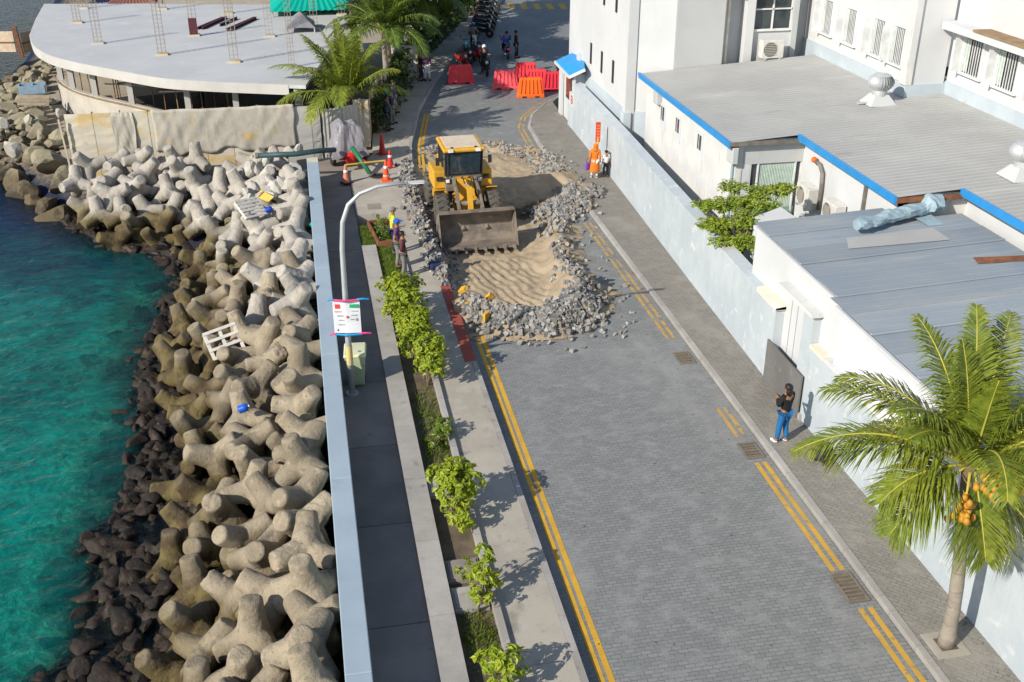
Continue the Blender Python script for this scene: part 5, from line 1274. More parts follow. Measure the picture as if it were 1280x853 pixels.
# ---------------------------------------------------------------- people
def skin_mesh(name, verts, edges, rads, root=0, sub=1):
    me = bpy.data.meshes.new(name); me.from_pydata([tuple(v) for v in verts], edges, []); ob = bpy.data.objects.new(name, me); col.objects.link(ob)
    md = ob.modifiers.new('skin','SKIN'); md.use_smooth_shade = True
    for i,r_ in enumerate(rads):
        sv = me.skin_vertices[0].data[i]; sv.radius = r_ if hasattr(r_,'__len__') else (r_,r_); sv.use_root = (i == root)
    s = ob.modifiers.new('sub','SUBSURF'); s.levels = sub; s.render_levels = sub
    out_ = eval_mesh(ob); out_.name = name; return out_
def person(label, loc, rz_, H=1.68, shirt=m_navy, legs=m_blackc, pose='stand', head='hair', sleeves=True, group=None, skirt=False, cat='person', hatm=None, seat=0.0):
    t = thing('person', label, cat, loc, rz_, group); k = H/1.70; V = lambda x,y,z: Vector((x*k,y*k,z*k))
    sp_ = .10; hipz = .88; lean = 0.0
    if pose == 'sit': hipz = .50
    if pose == 'bend': lean = .35
    pel = V(0,0,hipz+.02); sp1 = V(0,-lean*.18,hipz+.20); ch = V(0,-lean*.45,hipz+.44); nk = V(0,-lean*.6-.01,hipz+.60); hb = V(0,-lean*.68-.015,hipz+.66); ht = V(0,-lean*.72-.01,hipz+.75)
    sh_ = {s: V(s*.185,-lean*.5,hipz+.50) for s in (-1,1)}
    if pose == 'phone':   el = {s: V(s*.25,-.04,hipz+.24) for s in (-1,1)}; wr = {1: V(.08,-.24,hipz+.36), -1: V(-.10,-.22,hipz+.33)}
    elif pose == 'hips':  el = {s: V(s*.36,.06,hipz+.27) for s in (-1,1)}; wr = {s: V(s*.17,-.05,hipz+.13) for s in (-1,1)}
    elif pose == 'sit':   el = {s: V(s*.26,-.12,hipz+.27) for s in (-1,1)}; wr = {s: V(s*.28,-.40,hipz+.35) for s in (-1,1)}
    else:                 el = {s: V(s*.235,.03-lean*.2,hipz+.23) for s in (-1,1)}; wr = {s: V(s*.245,-.06-lean*.3,hipz-.01) for s in (-1,1)}
    hd_ = {s: wr[s] + (wr[s]-el[s]).normalized()*.075*k for s in (-1,1)}
    hp = {s: V(s*.09,0,hipz-.02) for s in (-1,1)}
    if pose == 'sit': kn = {s: V(s*.20,-.42,hipz-.02) for s in (-1,1)}; an = {s: V(s*.19,-.38,hipz-.40) for s in (-1,1)}
    else: kn = {-1: V(-.105,-.03,.48), 1: V(.115,-.05,.48)}; an = {-1: V(-.11,.04,.075), 1: V(.13,-.06,.075)}
    toe = {s: an[s]+V(s*.02,-.16,-.045) for s in (-1,1)}
    v = [pel,sp1,ch,nk,hb,ht]; e = [(0,1),(1,2),(2,3),(3,4),(4,5)]; r_ = [(.135*k,.10*k),(.13*k,.095*k),(.15*k,.105*k),(.055*k,.055*k),(.085*k,.095*k),(.075*k,.085*k)]
    for s in (-1,1):
        i = len(v); v += [sh_[s],el[s],wr[s],hd_[s]]; e += [(2,i),(i,i+1),(i+1,i+2),(i+2,i+3)]; r_ += [.062*k,.046*k,.034*k,(.042*k,.022*k)]
        i = len(v); v += [hp[s],kn[s],an[s],toe[s]]; e += [(0,i),(i,i+1),(i+1,i+2),(i+2,i+3)]; r_ += [.092*k,.062*k,.046*k,(.045*k,.03*k)]
    me = skin_mesh('body', v, e, r_); bm = bmesh.new(); bm.from_mesh(me)
    mb = MB()
    for s in (-1,1):                                   # fingers and thumb, nose, ears
        d = (hd_[s]-wr[s]).normalized(); sd_ = d.cross(Vector((0,1,0.2))).normalized()
        for j,fl in enumerate((.062,.075,.07,.055)):
            p = hd_[s] + sd_*(j-1.5)*.019*k; c_ = d*fl*k; mb.tube([p, p+c_*.55, p+c_*.55+(c_*.45+Vector((0,-.012*k,-.01*k)))],[.009*k,.0085*k,.006*k],5)
        p = lerp(wr[s],hd_[s],.5); mb.tube([p,p+(-sd_*.035+d*.02)*k,p+(-sd_*.04+d*.055)*k],[.011*k,.010*k,.007*k],5)
        mb.ball(hb+V(s*.088,.01,.045),(.016*k,.026*k,.034*k),6,4)
        mb.ball(hb+V(s*.032,-.088,.055),(.012*k,.008*k,.009*k),6,4)
    mb.ball(hb+V(0,-.105,.03),(.015*k,.022*k,.028*k),6,4); mb.ball(hb+V(0,-.092,-.012),(.026*k,.010*k,.007*k),6,4)
    m2 = mb.mesh('x'); bm.from_mesh(m2); bm.to_mesh(me); bm.free(); me.shade_smooth()
    o = bpy.data.objects.new('body', me); me.materials.append(m_skin); col.objects.link(o); o.parent = t
    def wear(name, vs, es, rr, m, root=0):
        me = skin_mesh(name, vs, es, rr, root); me.materials.append(m); o = bpy.data.objects.new(name, me); col.objects.link(o); o.parent = t; return o
    g = 1.14
    vs = [V(0,0,hipz-.06),sp1,ch,lerp(ch,nk,.62)]; es = [(0,1),(1,2),(2,3)]; rr = [(.158*k,.125*k),(.15*k,.115*k),(.168*k,.124*k),(.085*k,.075*k)]
    for s in (-1,1):
        i = len(vs); end = wr[s] if sleeves else lerp(sh_[s],el[s],.85)
        mid = el[s] if sleeves else lerp(sh_[s],el[s],.5)
        vs += [sh_[s],mid,lerp(mid,end,.9)]; es += [(2,i),(i,i+1),(i+1,i+2)]; rr += [.08*k,.062*k,.05*k]
    wear('shirt', vs, es, rr, shirt)
    if skirt:
        mb = MB(); mb.lathe([(.15*k,hipz*k+.12*k),(.19*k,hipz*k-.05),(.22*k,.60*k),(.25*k,.36*k),(.24*k,.34*k)],14); mb.v = [Vector((p.x*(1+.06*math.sin(5*math.atan2(p.y,p.x))),p.y*.8,p.z)) for p in mb.v]; mb.build('skirt', legs, t, smooth=True)
    if True:
        vs = [V(0,0,hipz+.03)]; es = []; rr = [(.15*k,.12*k)]
        for s in (-1,1):
            i = len(vs); vs += [hp[s],kn[s],lerp(kn[s],an[s],.93)]; es += [(0,i),(i,i+1),(i+1,i+2)]; rr += [.105*k,.078*k,.064*k]
        wear('trousers', vs, es, rr, m_whitec if skirt else legs)
    for s in (-1,1):
        mb = MB(); c_ = lerp(an[s],toe[s],.5); mb.ball((c_.x,c_.y-.01*k,c_.z-.012*k),(.05*k,.13*k,.045*k),8,5); mb.build('shoe', m_blackc if legs not in (m_jean, m_orange) else m_whitec, t, smooth=True)
    if head in ('hair','long'):
        mb = MB(); mb.ball(hb+V(0,.02,.075),(.104*k,.118*k,.10*k),12,8)
        for i_,p in enumerate(mb.v):
            if p.y < hb.y-.055*k and p.z < hb.z+.10*k: mb.v[i_] = Vector((p.x*.9,hb.y-.05*k,max(p.z,hb.z+.07*k)))
        if head == 'long': mb.ball(hb+V(0,.06,-.05),(.10*k,.075*k,.15*k),10,6)
        mb.build('hair', m_hair, t, smooth=True)
    elif head == 'scarf':
        mb = MB(); mb.ball(hb+V(0,.015,.05),(.115*k,.125*k,.135*k),12,8); mb.ball(hb+V(0,.01,-.12),(.15*k,.12*k,.12*k),12,6); mb.build('headscarf', hatm or m_orange, t, smooth=True)
    else:
        big = 1.0 if head == 'cap' else 1.22
        c_ = MB().ball(hb+V(0,.01,.085),(.108*k*big,.12*k*big,.085*k*big*(1 if head=='cap' else 1.35)),12,8).build('cap' if head == 'cap' else 'helmet', hatm or m_helmet, t, smooth=True)
        if head == 'cap': MB().box(-.07*k,.07*k,hb.y-.20*k,hb.y-.09*k,hb.z+.085*k,hb.z+.1*k).build('peak', hatm or m_helmet, c_)
        else: MB().box(-.075*k,.075*k,hb.y-.155*k,hb.y-.12*k,hb.z+.0*k,hb.z+.09*k).build('visor', m_dark, c_)
    return t
def gp(px,py,z): p = at(px,py,z); return (p.x,p.y,z)
# right pavement: person in black shirt and blue trousers, back to the camera, looking down at something held
person('person in black long sleeved shirt and bright blue trousers by the wall', gp(977,553,.118), R(205), 1.66, m_blackc, m_jean, 'phone', 'long')
# three on the left pavement facing the loader
person('person in hi-vis vest and grey cap watching the loader', gp(493,317,Z_W), R(95), 1.72, m_vest, m_navy, 'hips', 'cap', False, hatm=m_greyc)
person('person in purple shirt and blue cap watching the loader', gp(498,334,Z_W), R(80), 1.74, m_purple, m_greyc, 'hips', 'cap', False, hatm=m_cap_b)
person('person in maroon shirt and grey trousers with bare head watching the loader', gp(505,346,Z_W), R(85), 1.62, m_maroon, m_greyc, 'hips', 'hair', True)
# woman in orange with a child
person('person in long orange dress and scarf walking by the wall', gp(743,223,.118), R(170), 1.50, m_orange, m_orange, 'stand', 'scarf', True, skirt=True)
person('child in white shirt and dark shorts beside the orange dress', gp(757,222,.118), R(185), 1.18, m_whitec, m_blackc, 'stand', 'cap', False, hatm=m_blackc)
t = thing('handbag', 'violet handbag carried by the person in the orange dress', 'bag', (at(735,222,.118).x,at(735,222,.118).y,.45), R(20))
MB().box(-.17,.17,-.07,.07,0,.32).build('body', plain('violet bag cloth',(.22,.10,.42)), t, bevel=.04); MB().tube([(-.1,0,.31),(-.08,0,.5),(.08,0,.5),(.1,0,.31)],.012,6).build('strap', m_navy, t)
# four in the shade by the hedge
person('person in navy overalls standing in the shade by the hedge', gp(485,163,Z_W), R(70), 1.70, m_navy, m_navy, 'stand', 'hair')
person('person in dark blue shirt and grey jeans in the shade by the hedge', gp(490,155,Z_W), R(60), 1.66, m_navy, m_greyc, 'stand', 'hair', False)
person('person in teal top in the shade against the hedge', gp(484,148,Z_W), R(100), 1.66, m_tealc, m_blackc, 'stand', 'hair')
person('person in violet blue shirt and pale trousers in the shade by the hedge', gp(493,142,Z_W), R(70), 1.70, plain('violet cloth',(.06,.05,.28)), m_khaki, 'stand', 'hair', False)
# four further up the pavement
for (px,py,s_,l_,hd2,lb) in ((514,99,m_blackc,m_blackc,'hair','person in black standing furthest back in the dark group under the trees'),(520,99,m_blackc,m_khaki,'hair','person in black top and khaki trousers in the group under the trees'),
    (526,101,m_blackc,m_navy,'hair','person in black top and navy trousers in the group under the trees'),(534,101,m_purple,m_whitec,'helmet','person in plum shirt and white helmet in the group under the trees')):
    person(lb, gp(px,py,Z_W), R(40+rs.uniform(-40,40)), 1.68, s_, l_, 'stand', hd2)
person('person in black trousers standing beside the motorcycle in the road', gp(645,73,0), R(70), 1.70, m_blackc, m_blackc, 'stand', 'hair')

# ---------------------------------------------------------------- motorcycles
def motorcycle(label, loc, rz_, body, group=None):
    t = thing('motorcycle', label, 'motorcycle', loc, rz_, group)
    for y in (-.64,.60):
        w = MB(); w.lathe([(.21,-.05),(.285,-.05),(.305,0),(.285,.05),(.21,.05)],20,(0,y,.305),'x'); ty = w.build('tyre', m_black, t, smooth=True)
        MB().lathe([(.05,-.06),(.08,-.03),(.215,-.025),(.215,.025),(.08,.03),(.05,.06)],14,(0,y,.305),'x').build('rim', m_steel, ty)
    MB().tube([(0,-.64,.305),(0,-.50,.72),(0,-.42,.98)],.04,8).build('front_fork', m_steel, t)
    MB().add([(-.13,-.66,.62),(.13,-.66,.62),(.16,-.42,.5),(-.16,-.42,.5),(-.12,-.58,.98),(.12,-.58,.98),(.14,-.38,1.0),(-.14,-.38,1.0)],[(0,3,2,1),(4,5,6,7),(0,1,5,4),(1,2,6,5),(2,3,7,6),(3,0,4,7)]).build('front_fairing', body, t, bevel=.03)
    MB().lathe([(.08,0),(.09,.03),(.06,.05)],12,(0,-.67,.82),'y').build('headlight', m_reflect, t)
    MB().tube([(0,-.64,.64),(0,-.78,.56),(0,-.92,.42)],.055,6).build('front_mudguard', body, t)
    MB().add([(-.10,-.40,.34),(.10,-.40,.34),(.13,.30,.34),(-.13,.30,.34),(-.12,-.38,.62),(.12,-.38,.62),(.15,.75,.72),(-.15,.75,.72)],[(0,3,2,1),(4,5,6,7),(0,1,5,4),(1,2,6,5),(2,3,7,6),(3,0,4,7)]).build('body', body, t, bevel=.03)
    MB().add([(-.13,-.10,.68),(.13,-.10,.68),(.13,.72,.74),(-.13,.72,.74),(-.10,-.05,.78),(.10,-.05,.78),(.11,.74,.83),(-.11,.74,.83)],[(0,3,2,1),(4,5,6,7),(0,1,5,4),(1,2,6,5),(2,3,7,6),(3,0,4,7)]).build('seat', m_blackc, t, bevel=.03)
    MB().box(-.09,.09,.74,.80,.62,.72).build('tail_light', m_signred, t)
    hb_ = MB().tube([(-.34,-.30,1.02),(-.14,-.40,1.0),(.14,-.40,1.0),(.34,-.30,1.02)],.018,6).build('handlebar', m_black, t)
    for s in (-1,1):
        MB().cyl((s*.30,-.33,1.0),(s*.32,-.36,1.16),.01,n=5).build('mirror_stem', m_black, hb_); MB().ball((s*.33,-.37,1.2),(.055,.015,.04),8,5).build('mirror', m_black, hb_)
    MB().cyl((.15,.2,.30),(.17,.78,.38),.045).build('exhaust', m_steel, t); MB().box(-.13,.13,-.18,.2,.22,.4).build('engine', m_larm, t); MB().cyl((-.12,.0,.28),(-.30,.08,.01),.015,n=5).build('kickstand', m_black, t)
    return t
bred = plain('red bike paint',(.45,.02,.03),.3); bblk = plain('black bike paint',(.02,.02,.024),.3); bteal = plain('teal bike paint',(.05,.35,.36),.3); bwht = plain('white bike paint',(.6,.6,.6),.3); bblu = plain('blue bike paint',(.03,.10,.4),.3)
BK = [((577,85),R(15),bred,'red motorcycle parked behind the lone left barrier'),((585,80),R(5),bblk,'black motorcycle in the shaded cluster behind the lone barrier'),((583,68),R(-10),bteal,'teal motorcycle in the shaded cluster under the trees'),
      ((597,79),R(10),bred,'motorcycle with big red fairing in the shaded cluster'),((606,93),R(2),bblk,'black motorcycle with rider in white helmet beside the lone barrier'),((592,62),R(0),bwht,'white motorcycle with rider in blue helmet behind the cluster'),
      ((633,72),R(178),bblu,'motorcycle ridden by the person in royal blue shirt'),((599,72),R(-8),bblk,'black motorcycle at the edge of the shaded cluster')]
for (px,py),a,m,lb in BK: motorcycle(lb, gp(px,py,0), a, m)
for k in range(7):
    p = at(601+1.6*k,47-5.6*k,0); motorcycle('dark motorcycle in the parked row along the far left kerb', (p.x,p.y,0), R(60), bblk, 'row of parked motorcycles')
def rider(lb, px, py, a, s_, l_, hm):
    p = at(px,py,0); q = Vector((math.sin(a)*-.12, math.cos(a)*.12,0)); person(lb, (p.x+q.x,p.y+q.y,.34), a, 1.68, s_, l_, 'sit', 'helmet' if hm else 'hair', False, hatm=hm)
rider('rider in dark clothes and white helmet on the black motorcycle', 606,93,R(2),m_blackc,m_blackc,m_helmet)
rider('rider in grey shirt and blue helmet behind the motorcycle cluster', 592,62,R(0),m_greyc,m_blackc,m_helmet_b)
rider('rider in royal blue shirt seen from behind on a motorcycle', 633,72,R(178),m_bluec,m_blackc,None)

# ---------------------------------------------------------------- water filled barriers
def barrier(lb, px, py, rz_, m, L=1.5, H=1.02):
    p = at(px,py,0); t = thing('road_barrier', lb, 'barrier', (p.x,p.y,0), rz_)
    pr = [(-.29,0),(-.29,.16),(-.25,.20),(-.12,H-.06),(-.10,H),(.10,H),(.12,H-.06),(.25,.20),(.29,.16),(.29,0)]
    n = len(pr); vs = []
    for s_,f in ((-1,1.0),(1,1.0)):
        for (y,z) in pr: tp_ = (L/2)*(1-.22*z/H) ; vs.append((s_*tp_,y,z))
    MB().add(vs,[tuple(range(n)),tuple(reversed(range(n,2*n)))]+[(i,(i+1)%n,n+(i+1)%n,n+i)[::-1] for i in range(n)]).build('shell', m, t, bevel=.025)
    for k in range(6):
        x = -L/2*.78+k*L*.78/5
        for s_ in (-1,1): MB().bar((x*.98,s_*.255,.22),(x*.82,s_*.125,H-.08),.10,.05,(1,0,0)).build('rib', m, t, bevel=.01)
        MB().box(x*.8-.045,x*.8+.045,-.085,.085,H-.005,H+.035).build('top_lug', m, t, bevel=.012)
    for x in (-.35,.35): MB().box(x-.12,x+.12,-.295,.295,-.0,.09).build('fork_slot', m_dark, t)
barrier('red plastic barrier standing alone in front of the parked motorcycles', 576,104,R(-3), m_plast_red, 1.55)
barrier('pale red barrier at the street side of the barrier group', 632,111,R(-14), M('faded red plastic',(.80,.10,.12),(.70,.08,.10),1.5,.45,local=True), 1.5)
barrier('red barrier at the back of the barrier group', 657,101,R(-8), m_plast_red, 1.4)
barrier('red barrier directly behind the orange barrier', 670,110,R(-5), m_plast_red, 1.4)
barrier('orange plastic barrier in front of the red barrier group', 663,121,R(-6), m_plast_org, 1.5)
barrier('red barrier at the kerb end of the group near the booth', 692,113,R(-8), M('crimson barrier plastic',(.62,.035,.06),(.55,.03,.05),1.5,.45,local=True), 1.4)
motorcycle('motorcycle half hidden behind the barrier near the booth', gp(687,106,0), R(80), bblk)

# ---------------------------------------------------------------- cones, covered cart, pipes
def cone(lb, px, py, m, h=.78, band=True, base=None):
    t = thing('traffic_cone', lb, 'cone', gp(px,py,.2), rs.uniform(0,1)); MB().box(-.21,.21,-.21,.21,0,.045).build('base', base or m, t, bevel=.015)
    MB().lathe([(.165,.04),(.15,.08),(.10,h*.5),(.05,h*.92),(.035,h)],18).build('body', m, t, smooth=True)
    if band: MB().lathe([(.135,h*.22),(.108,h*.42),(.108,h*.42)],18).build('band', m_reflect, t, smooth=True); MB().lathe([(.098,h*.58),(.078,h*.72),(.078,h*.72)],18).build('band', m_reflect, t, smooth=True)
cone('orange traffic cone with white band standing by the green pipe foot', 483,226,m_cone,.9)
cone('red traffic cone with white collar behind the orange cone', 488,209,m_cone_red,.75)
cone('plain dark red cone tied with tape behind the others', 478,193,m_cone_red,.95,False)
cone('faded orange cone standing on the shaded promenade', 433,229,M('faded cone plastic',(.60,.22,.14),None,3,.6),.78,True,m_black)
ct = thing('covered_cart', 'red two wheeled pump cart under a draped grey tarpaulin', 'cart', gp(436,205,.17), R(8))
for s_ in (-1,1):
    w = MB().lathe([(.16,-.09),(.27,-.10),(.32,-.05),(.32,.05),(.27,.10),(.16,.09)],20,(s_*.68,0,.32),'x').build('wheel', m_black, ct, smooth=True); MB().lathe([(.04,-.06),(.17,-.05),(.17,.05),(.04,.06)],14,(s_*.68,0,.32),'x').build('hub', m_steel, w)
m_cart = plain('red cart paint',(.72,.03,.02),.4)
MB().box(-.5,.6,-.55,.7,.35,.62).build('chassis', m_cart, ct, bevel=.04); MB().box(-.25,.15,-.95,-.5,.28,.72).build('tank', m_cart, ct, bevel=.1); MB().bar((.2,-.5,.4),(.75,-1.15,.3),.07).build('drawbar', m_cart, ct)
bm = bmesh.new(); bmesh.ops.create_cube(bm, size=2.0); bmesh.ops.subdivide_edges(bm, edges=bm.edges[:], cuts=9, use_grid_fill=True)
bmesh.ops.delete(bm, geom=[f for f in bm.faces if f.calc_center_median().z < -.98], context='FACES')
for v in bm.verts:
    p = v.co.copy(); w = (1-p.z)/2; q = Vector((p.x*(.52+.26*w), p.y*(.55+.22*w), .50+1.15*(1-w)))
    q.z += (.30*max(0,1-abs(p.x+.45)*1.3) + .22*max(0,1-abs(p.x-.55)*1.6))*(1-w) + .20*n2(p.x*1.4,p.y*1.4,1,5)*w
    fold = n2(math.atan2(p.y,p.x)*2.2, w*1.2, 1.0, 3); q += Vector((p.x,p.y,0))*(.16*fold*w + .07*n2(p.x*3+w*2,p.y*3,1.2,8))
    q.z += .07*n2(p.x*2.6,p.y*2.6,1.1,4); v.co = q
me_ = bpy.data.meshes.new('tarpaulin'); bm.to_mesh(me_); bm.free()
mb = MB(); mb.v = [v.co.copy() for v in me_.vertices]; mb.f = [tuple(p.vertices) for p in me_.polygons]
tarp = mb.build('tarpaulin', m_gtarp, ct)
sd = tarp.modifiers.new('solid','SOLIDIFY'); sd.thickness = .012
o = MB().tube([(-2.2,44.3,1.35),(-.6,44.2,1.36),(.35,44.35,1.40),(1.0,45.2,1.15)],.11,12).build('black_pipe', plain('dark blue green pipe',(.035,.075,.085),.5), smooth=True); tag(o,'dark thick discharge pipe laid over the end of the sea wall','pipe')
MB().lathe([(.13,0),(.13,.12)],12,(-2.25,44.3,1.35),'x').build('flange', m_larm, o, world=True)
o = MB().tube([(1.75,45.4,1.15),(2.05,44.9,.75),(2.45,44.35,.18)],.10,12).build('green_pipe', m_green, smooth=True); tag(o,'green suction pipe sloping from the cart into the manhole','pipe')
MB().lathe([(.12,0),(.12,.08)],12,(2.43,44.37,.2),'z').build('collar', m_larm, o, world=True)
o = MB().lathe([(.36,.202),(.36,.206)],20,(2.75,44.2,0)).build('open_manhole', m_dark); tag(o,'open dark manhole at the foot of the green pipe','manhole')
MB().lathe([(.44,.203),(.44,.225),(.37,.225),(.37,.203)],20,(2.75,44.2,0)).build('rim', m_grate, o, world=True)
a,b = Vector(gp(433,229,.2)), Vector(gp(483,226,.2))
o = MB().bar((a.x,a.y,.98),(b.x,b.y+.3,.98),.05).build('barrier_bar', m_bamboo); tag(o,'yellow bar resting between two traffic cones','bar')
MB().bar((a.x+.5,a.y+.0,1.006),(a.x+.8,a.y+.03,1.006),.052,.008).build('stripe', m_dark, o, world=True)
o = MB().box(2.0,2.5,40.1,40.75,.195,.212).build('manhole_cover', m_prom); tag(o,'square dark manhole cover set in the pale pavement','cover'); MB().box(1.97,2.53,40.07,40.78,.19,.206).build('frame', m_kerb, o, world=True)
# work site litter beside the front heap: blue bag and small toolbox
t = thing('tool_bag', 'dark blue tool bag on the pavement edge beside the rubble', 'bag', (3.85,33.75,Z_W), R(10)); MB().box(-.22,.22,-.16,.16,0,.24).build('body', m_navy, t, bevel=.06); MB().tube([(-.12,0,.23),(-.08,0,.34),(.08,0,.34),(.12,0,.23)],.015,6).build('handle', m_blackc, t)

# ---------------------------------------------------------------- street lamp, notice, bin
lp = thing('street_lamp', 'curved grey street lamp with a notice on its post by the sea wall', 'street lamp', (.55,25.75,.15))
MB().cyl((0,0,0),(0,0,.05),.17,n=16).build('base_plate', m_steel, lp)
pth = [(0,0,0),(0,0,2.0),(.02,0,4.2),(.08,0,4.9),(.25,0,5.35),(.55,0,5.62),(1.0,0,5.78),(1.75,-.05,5.85)]
MB().tube(pth,[.085,.08,.065,.06,.055,.05,.045,.04],12).build('pole', m_steel, lp, smooth=True)
MB().lathe([(.088,.9),(.088,1.45)],14).build('yellow_band', M('faded yellow band',(.60,.47,.16),(.5,.42,.2),3,.6), lp)
hd3 = MB().add([(1.65,-.09,5.82),(2.2,-.11,5.84),(2.2,.02,5.84),(1.65,.0,5.82),(1.68,-.07,5.89),(2.15,-.08,5.89),(2.15,.0,5.89),(1.68,-.02,5.89)],[(0,3,2,1),(4,5,6,7),(0,1,5,4),(1,2,6,5),(2,3,7,6),(3,0,4,7)]).build('lamp_head', m_steel, lp, bevel=.02); MB().box(1.8,2.15,-.1,.0,5.815,5.835).build('lens', m_reflect, hd3)
nt_ = thing('notice_banner', 'white printed notice tied to the lamp post with coloured ribbons', 'notice', (.55,25.62,2.05), R(-10))
mb = MB(); n = 10
for i in range(n+1):
    u = i/n; x = lerp(-.34,.36,u); y = -.03-.07*abs(u-.5)*0+.06*abs(u-.48)*2*.5
    mb.v += [Vector((x,y,.0)),Vector((x,y,.92))]
mb.f = [(2*i,2*i+2,2*i+3,2*i+1) for i in range(n)]
sheet = mb.build('sheet', plain('white banner vinyl',(.72,.73,.76),.5), nt_)
sdm = sheet.modifiers.new('solid','SOLIDIFY'); sdm.thickness = .004
def mark(x0,x1,z0,z1,m): MB().box(x0,x1,-.048,-.036+.0,z0,z1).build('print', m, nt_) if abs((x0+x1)/2) < .1 else MB().box(x0,x1,-.034+.06*abs((x0+x1)/2),-.012+.06*abs((x0+x1)/2),z0,z1).build('print', m, nt_)
m_pg = plain('green print',(.02,.38,.16)); m_prd = plain('red print',(.65,.08,.08)); m_pgr = plain('grey print',(.25,.26,.30)); m_pink = plain('pink ribbon',(.75,.06,.25),.6); m_rblue = plain('blue ribbon',(.02,.30,.62),.6)
mark(.08,.33,.72,.82,m_pg); mark(-.28,-.14,.70,.82,m_prd); mark(-.24,-.03,.48,.505,m_pgr); mark(-.20,-.05,.36,.38,m_pgr); mark(.12,.28,.50,.52,m_pgr); mark(.10,.20,.38,.40,m_pgr); mark(.24,.29,.35,.42,m_pgr); mark(-.22,-.02,.23,.25,m_pgr); mark(-.26,-.22,.06,.1,m_dark); mark(.0,.05,.44,.50,m_prd)
mark(.14,.3,.62,.635,m_pgr); mark(-.30,-.1,.60,.62,m_prd)
for z,c1,c2 in ((.95,m_rblue,m_pink),(-.03,m_pink,m_rblue)):
    MB().tube([(-.36,-.02,z),(0,-.11,z+.01),(.36,-.02,z)],.028,6).build('ribbon', c2, nt_); MB().tube([(.30,-.03,z+.02),(.48,-.02,z+.03),(.60,.02,z)],.025,6).build('ribbon', c1, nt_); MB().tube([(-.30,-.05,z+.02),(-.40,-.02,z+.01),(-.46,.0,z-.04)],.025,6).build('ribbon', c1, nt_)
bn = thing('wheelie_bin', 'pale green wheelie bin standing behind the lamp post', 'bin', (.72,26.35,.15), R(-5))
MB().add([(-.21,-.26,.06),(.21,-.26,.06),(.21,.24,.06),(-.21,.24,.06),(-.28,-.33,.95),(.28,-.33,.95),(.28,.33,.95),(-.28,.33,.95)],[(0,3,2,1),(0,1,5,4),(1,2,6,5),(2,3,7,6),(3,0,4,7)]).build('body', m_bin, bn, bevel=.02)
ld_ = MB().add([(-.31,-.36,.95),(.31,-.36,.95),(.31,.36,.98),(-.31,.36,.98),(-.28,-.32,1.02),(.28,-.32,1.02),(.28,.33,1.07),(-.28,.33,1.07)],[(0,3,2,1),(4,5,6,7),(0,1,5,4),(1,2,6,5),(2,3,7,6),(3,0,4,7)]).build('lid', M('cream bin lid',(.62,.64,.42),None,3,.5), bn, bevel=.02)
for s_ in (-1,1): MB().lathe([(.06,-.025),(.1,-.025),(.1,.025),(.06,.025)],12,(s_*.2,.24,.1),'x').build('wheel', m_black, bn); MB().lathe([(.04,0),(.05,.012)],10,(s_*.12,-.15,1.03)).build('lid_mark', m_pgr, ld_)
# ---------------------------------------------------------------- palms
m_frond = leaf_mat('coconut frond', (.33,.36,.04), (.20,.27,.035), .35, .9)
m_frond_d = leaf_mat('darker palm frond', (.19,.26,.04), (.11,.18,.03), .30, .9)  # darker green fronds for the palms up the street
m_rachis = M('yellow frond rib', (.55,.42,.05), (.46,.40,.06), 3, .5)
m_rachis_y = M('yellow green frond rib', (.44,.38,.06), (.34,.34,.06), 3, .5)
m_rachis_g = M('green frond rib', (.24,.27,.06), (.18,.2,.05), 3, .5)
m_trunk = M('ringed palm trunk', (.30,.26,.215), (.23,.20,.165), 1.5, .9, .6, 12, over=[((.15,.13,.10), 9, .56, .7, (.2,.2,3.5)), ((.38,.35,.31), 4, .6, .75, None)])
m_coco = M('orange yellow coconut', (.50,.26,.025), (.40,.19,.025), 4, .5)
m_fibre = M('palm fibre', (.20,.14,.09), (.13,.09,.06), 6, .95, .4)
rp = random.Random(33)
def frond(base, az, el, L, droop, nl, lw, ll, roll=0.0, hang=.55):
    """curved rib plus two rows of leaflets; returns (rib, leaflets) builders"""
    d = Vector((math.sin(az)*math.cos(el), math.cos(az)*math.cos(el), math.sin(el))); pts_ = []; p = Vector(base); n = 14; dd = d.copy()
    for i in range(n+1):
        pts_.append(p.copy()); p = p + dd*(L/n); dd = (dd + Vector((0,0,-droop/n*(.35+1.3*i/n)))).normalized()
    rib = MB().tube(pts_, [.034*(1-i/n)**1.2*L/2.6+.006 for i in range(n+1)], 6); lf = MB()
    for k in range(nl):
        u = .16+.84*(k+rp.random()*.5)/nl; f = u*n; i = min(n-1,int(f)); q = lerp(pts_[i],pts_[i+1],f-i); tg = (pts_[min(n,i+1)]-pts_[max(0,i-1)]).normalized()
        sd_ = tg.cross(Vector((0,0,1)));  sd_ = sd_.normalized() if sd_.length > .05 else Vector((math.cos(az),-math.sin(az),0))
        upv = sd_.cross(tg).normalized(); prof_ = math.sin(math.pi*min(1,.18+.80*u))**.6*(1-.25*u)
        for s in (-1,1):
            l_ = ll*prof_*rp.uniform(.85,1.1); dr = (sd_*s*rp.uniform(.8,1.0) + tg*(.50+.5*u) + upv*rp.uniform(.05,.35) + Vector((rp.uniform(-.12,.12),rp.uniform(-.12,.12),0))).normalized()
            wv = tg.cross(dr).cross(dr).normalized()*lw*.5; mid = q + dr*l_*.55; tip = q + dr*l_ + Vector((0,0,-hang*l_*rp.uniform(.6,1.3)))
            mid = mid + Vector((0,0,-hang*.25*l_)); lf.add([q-wv*.7,q+wv*.7,mid+wv,mid-wv,tip],[(0,1,2,3),(3,2,4)])
    return rib, lf
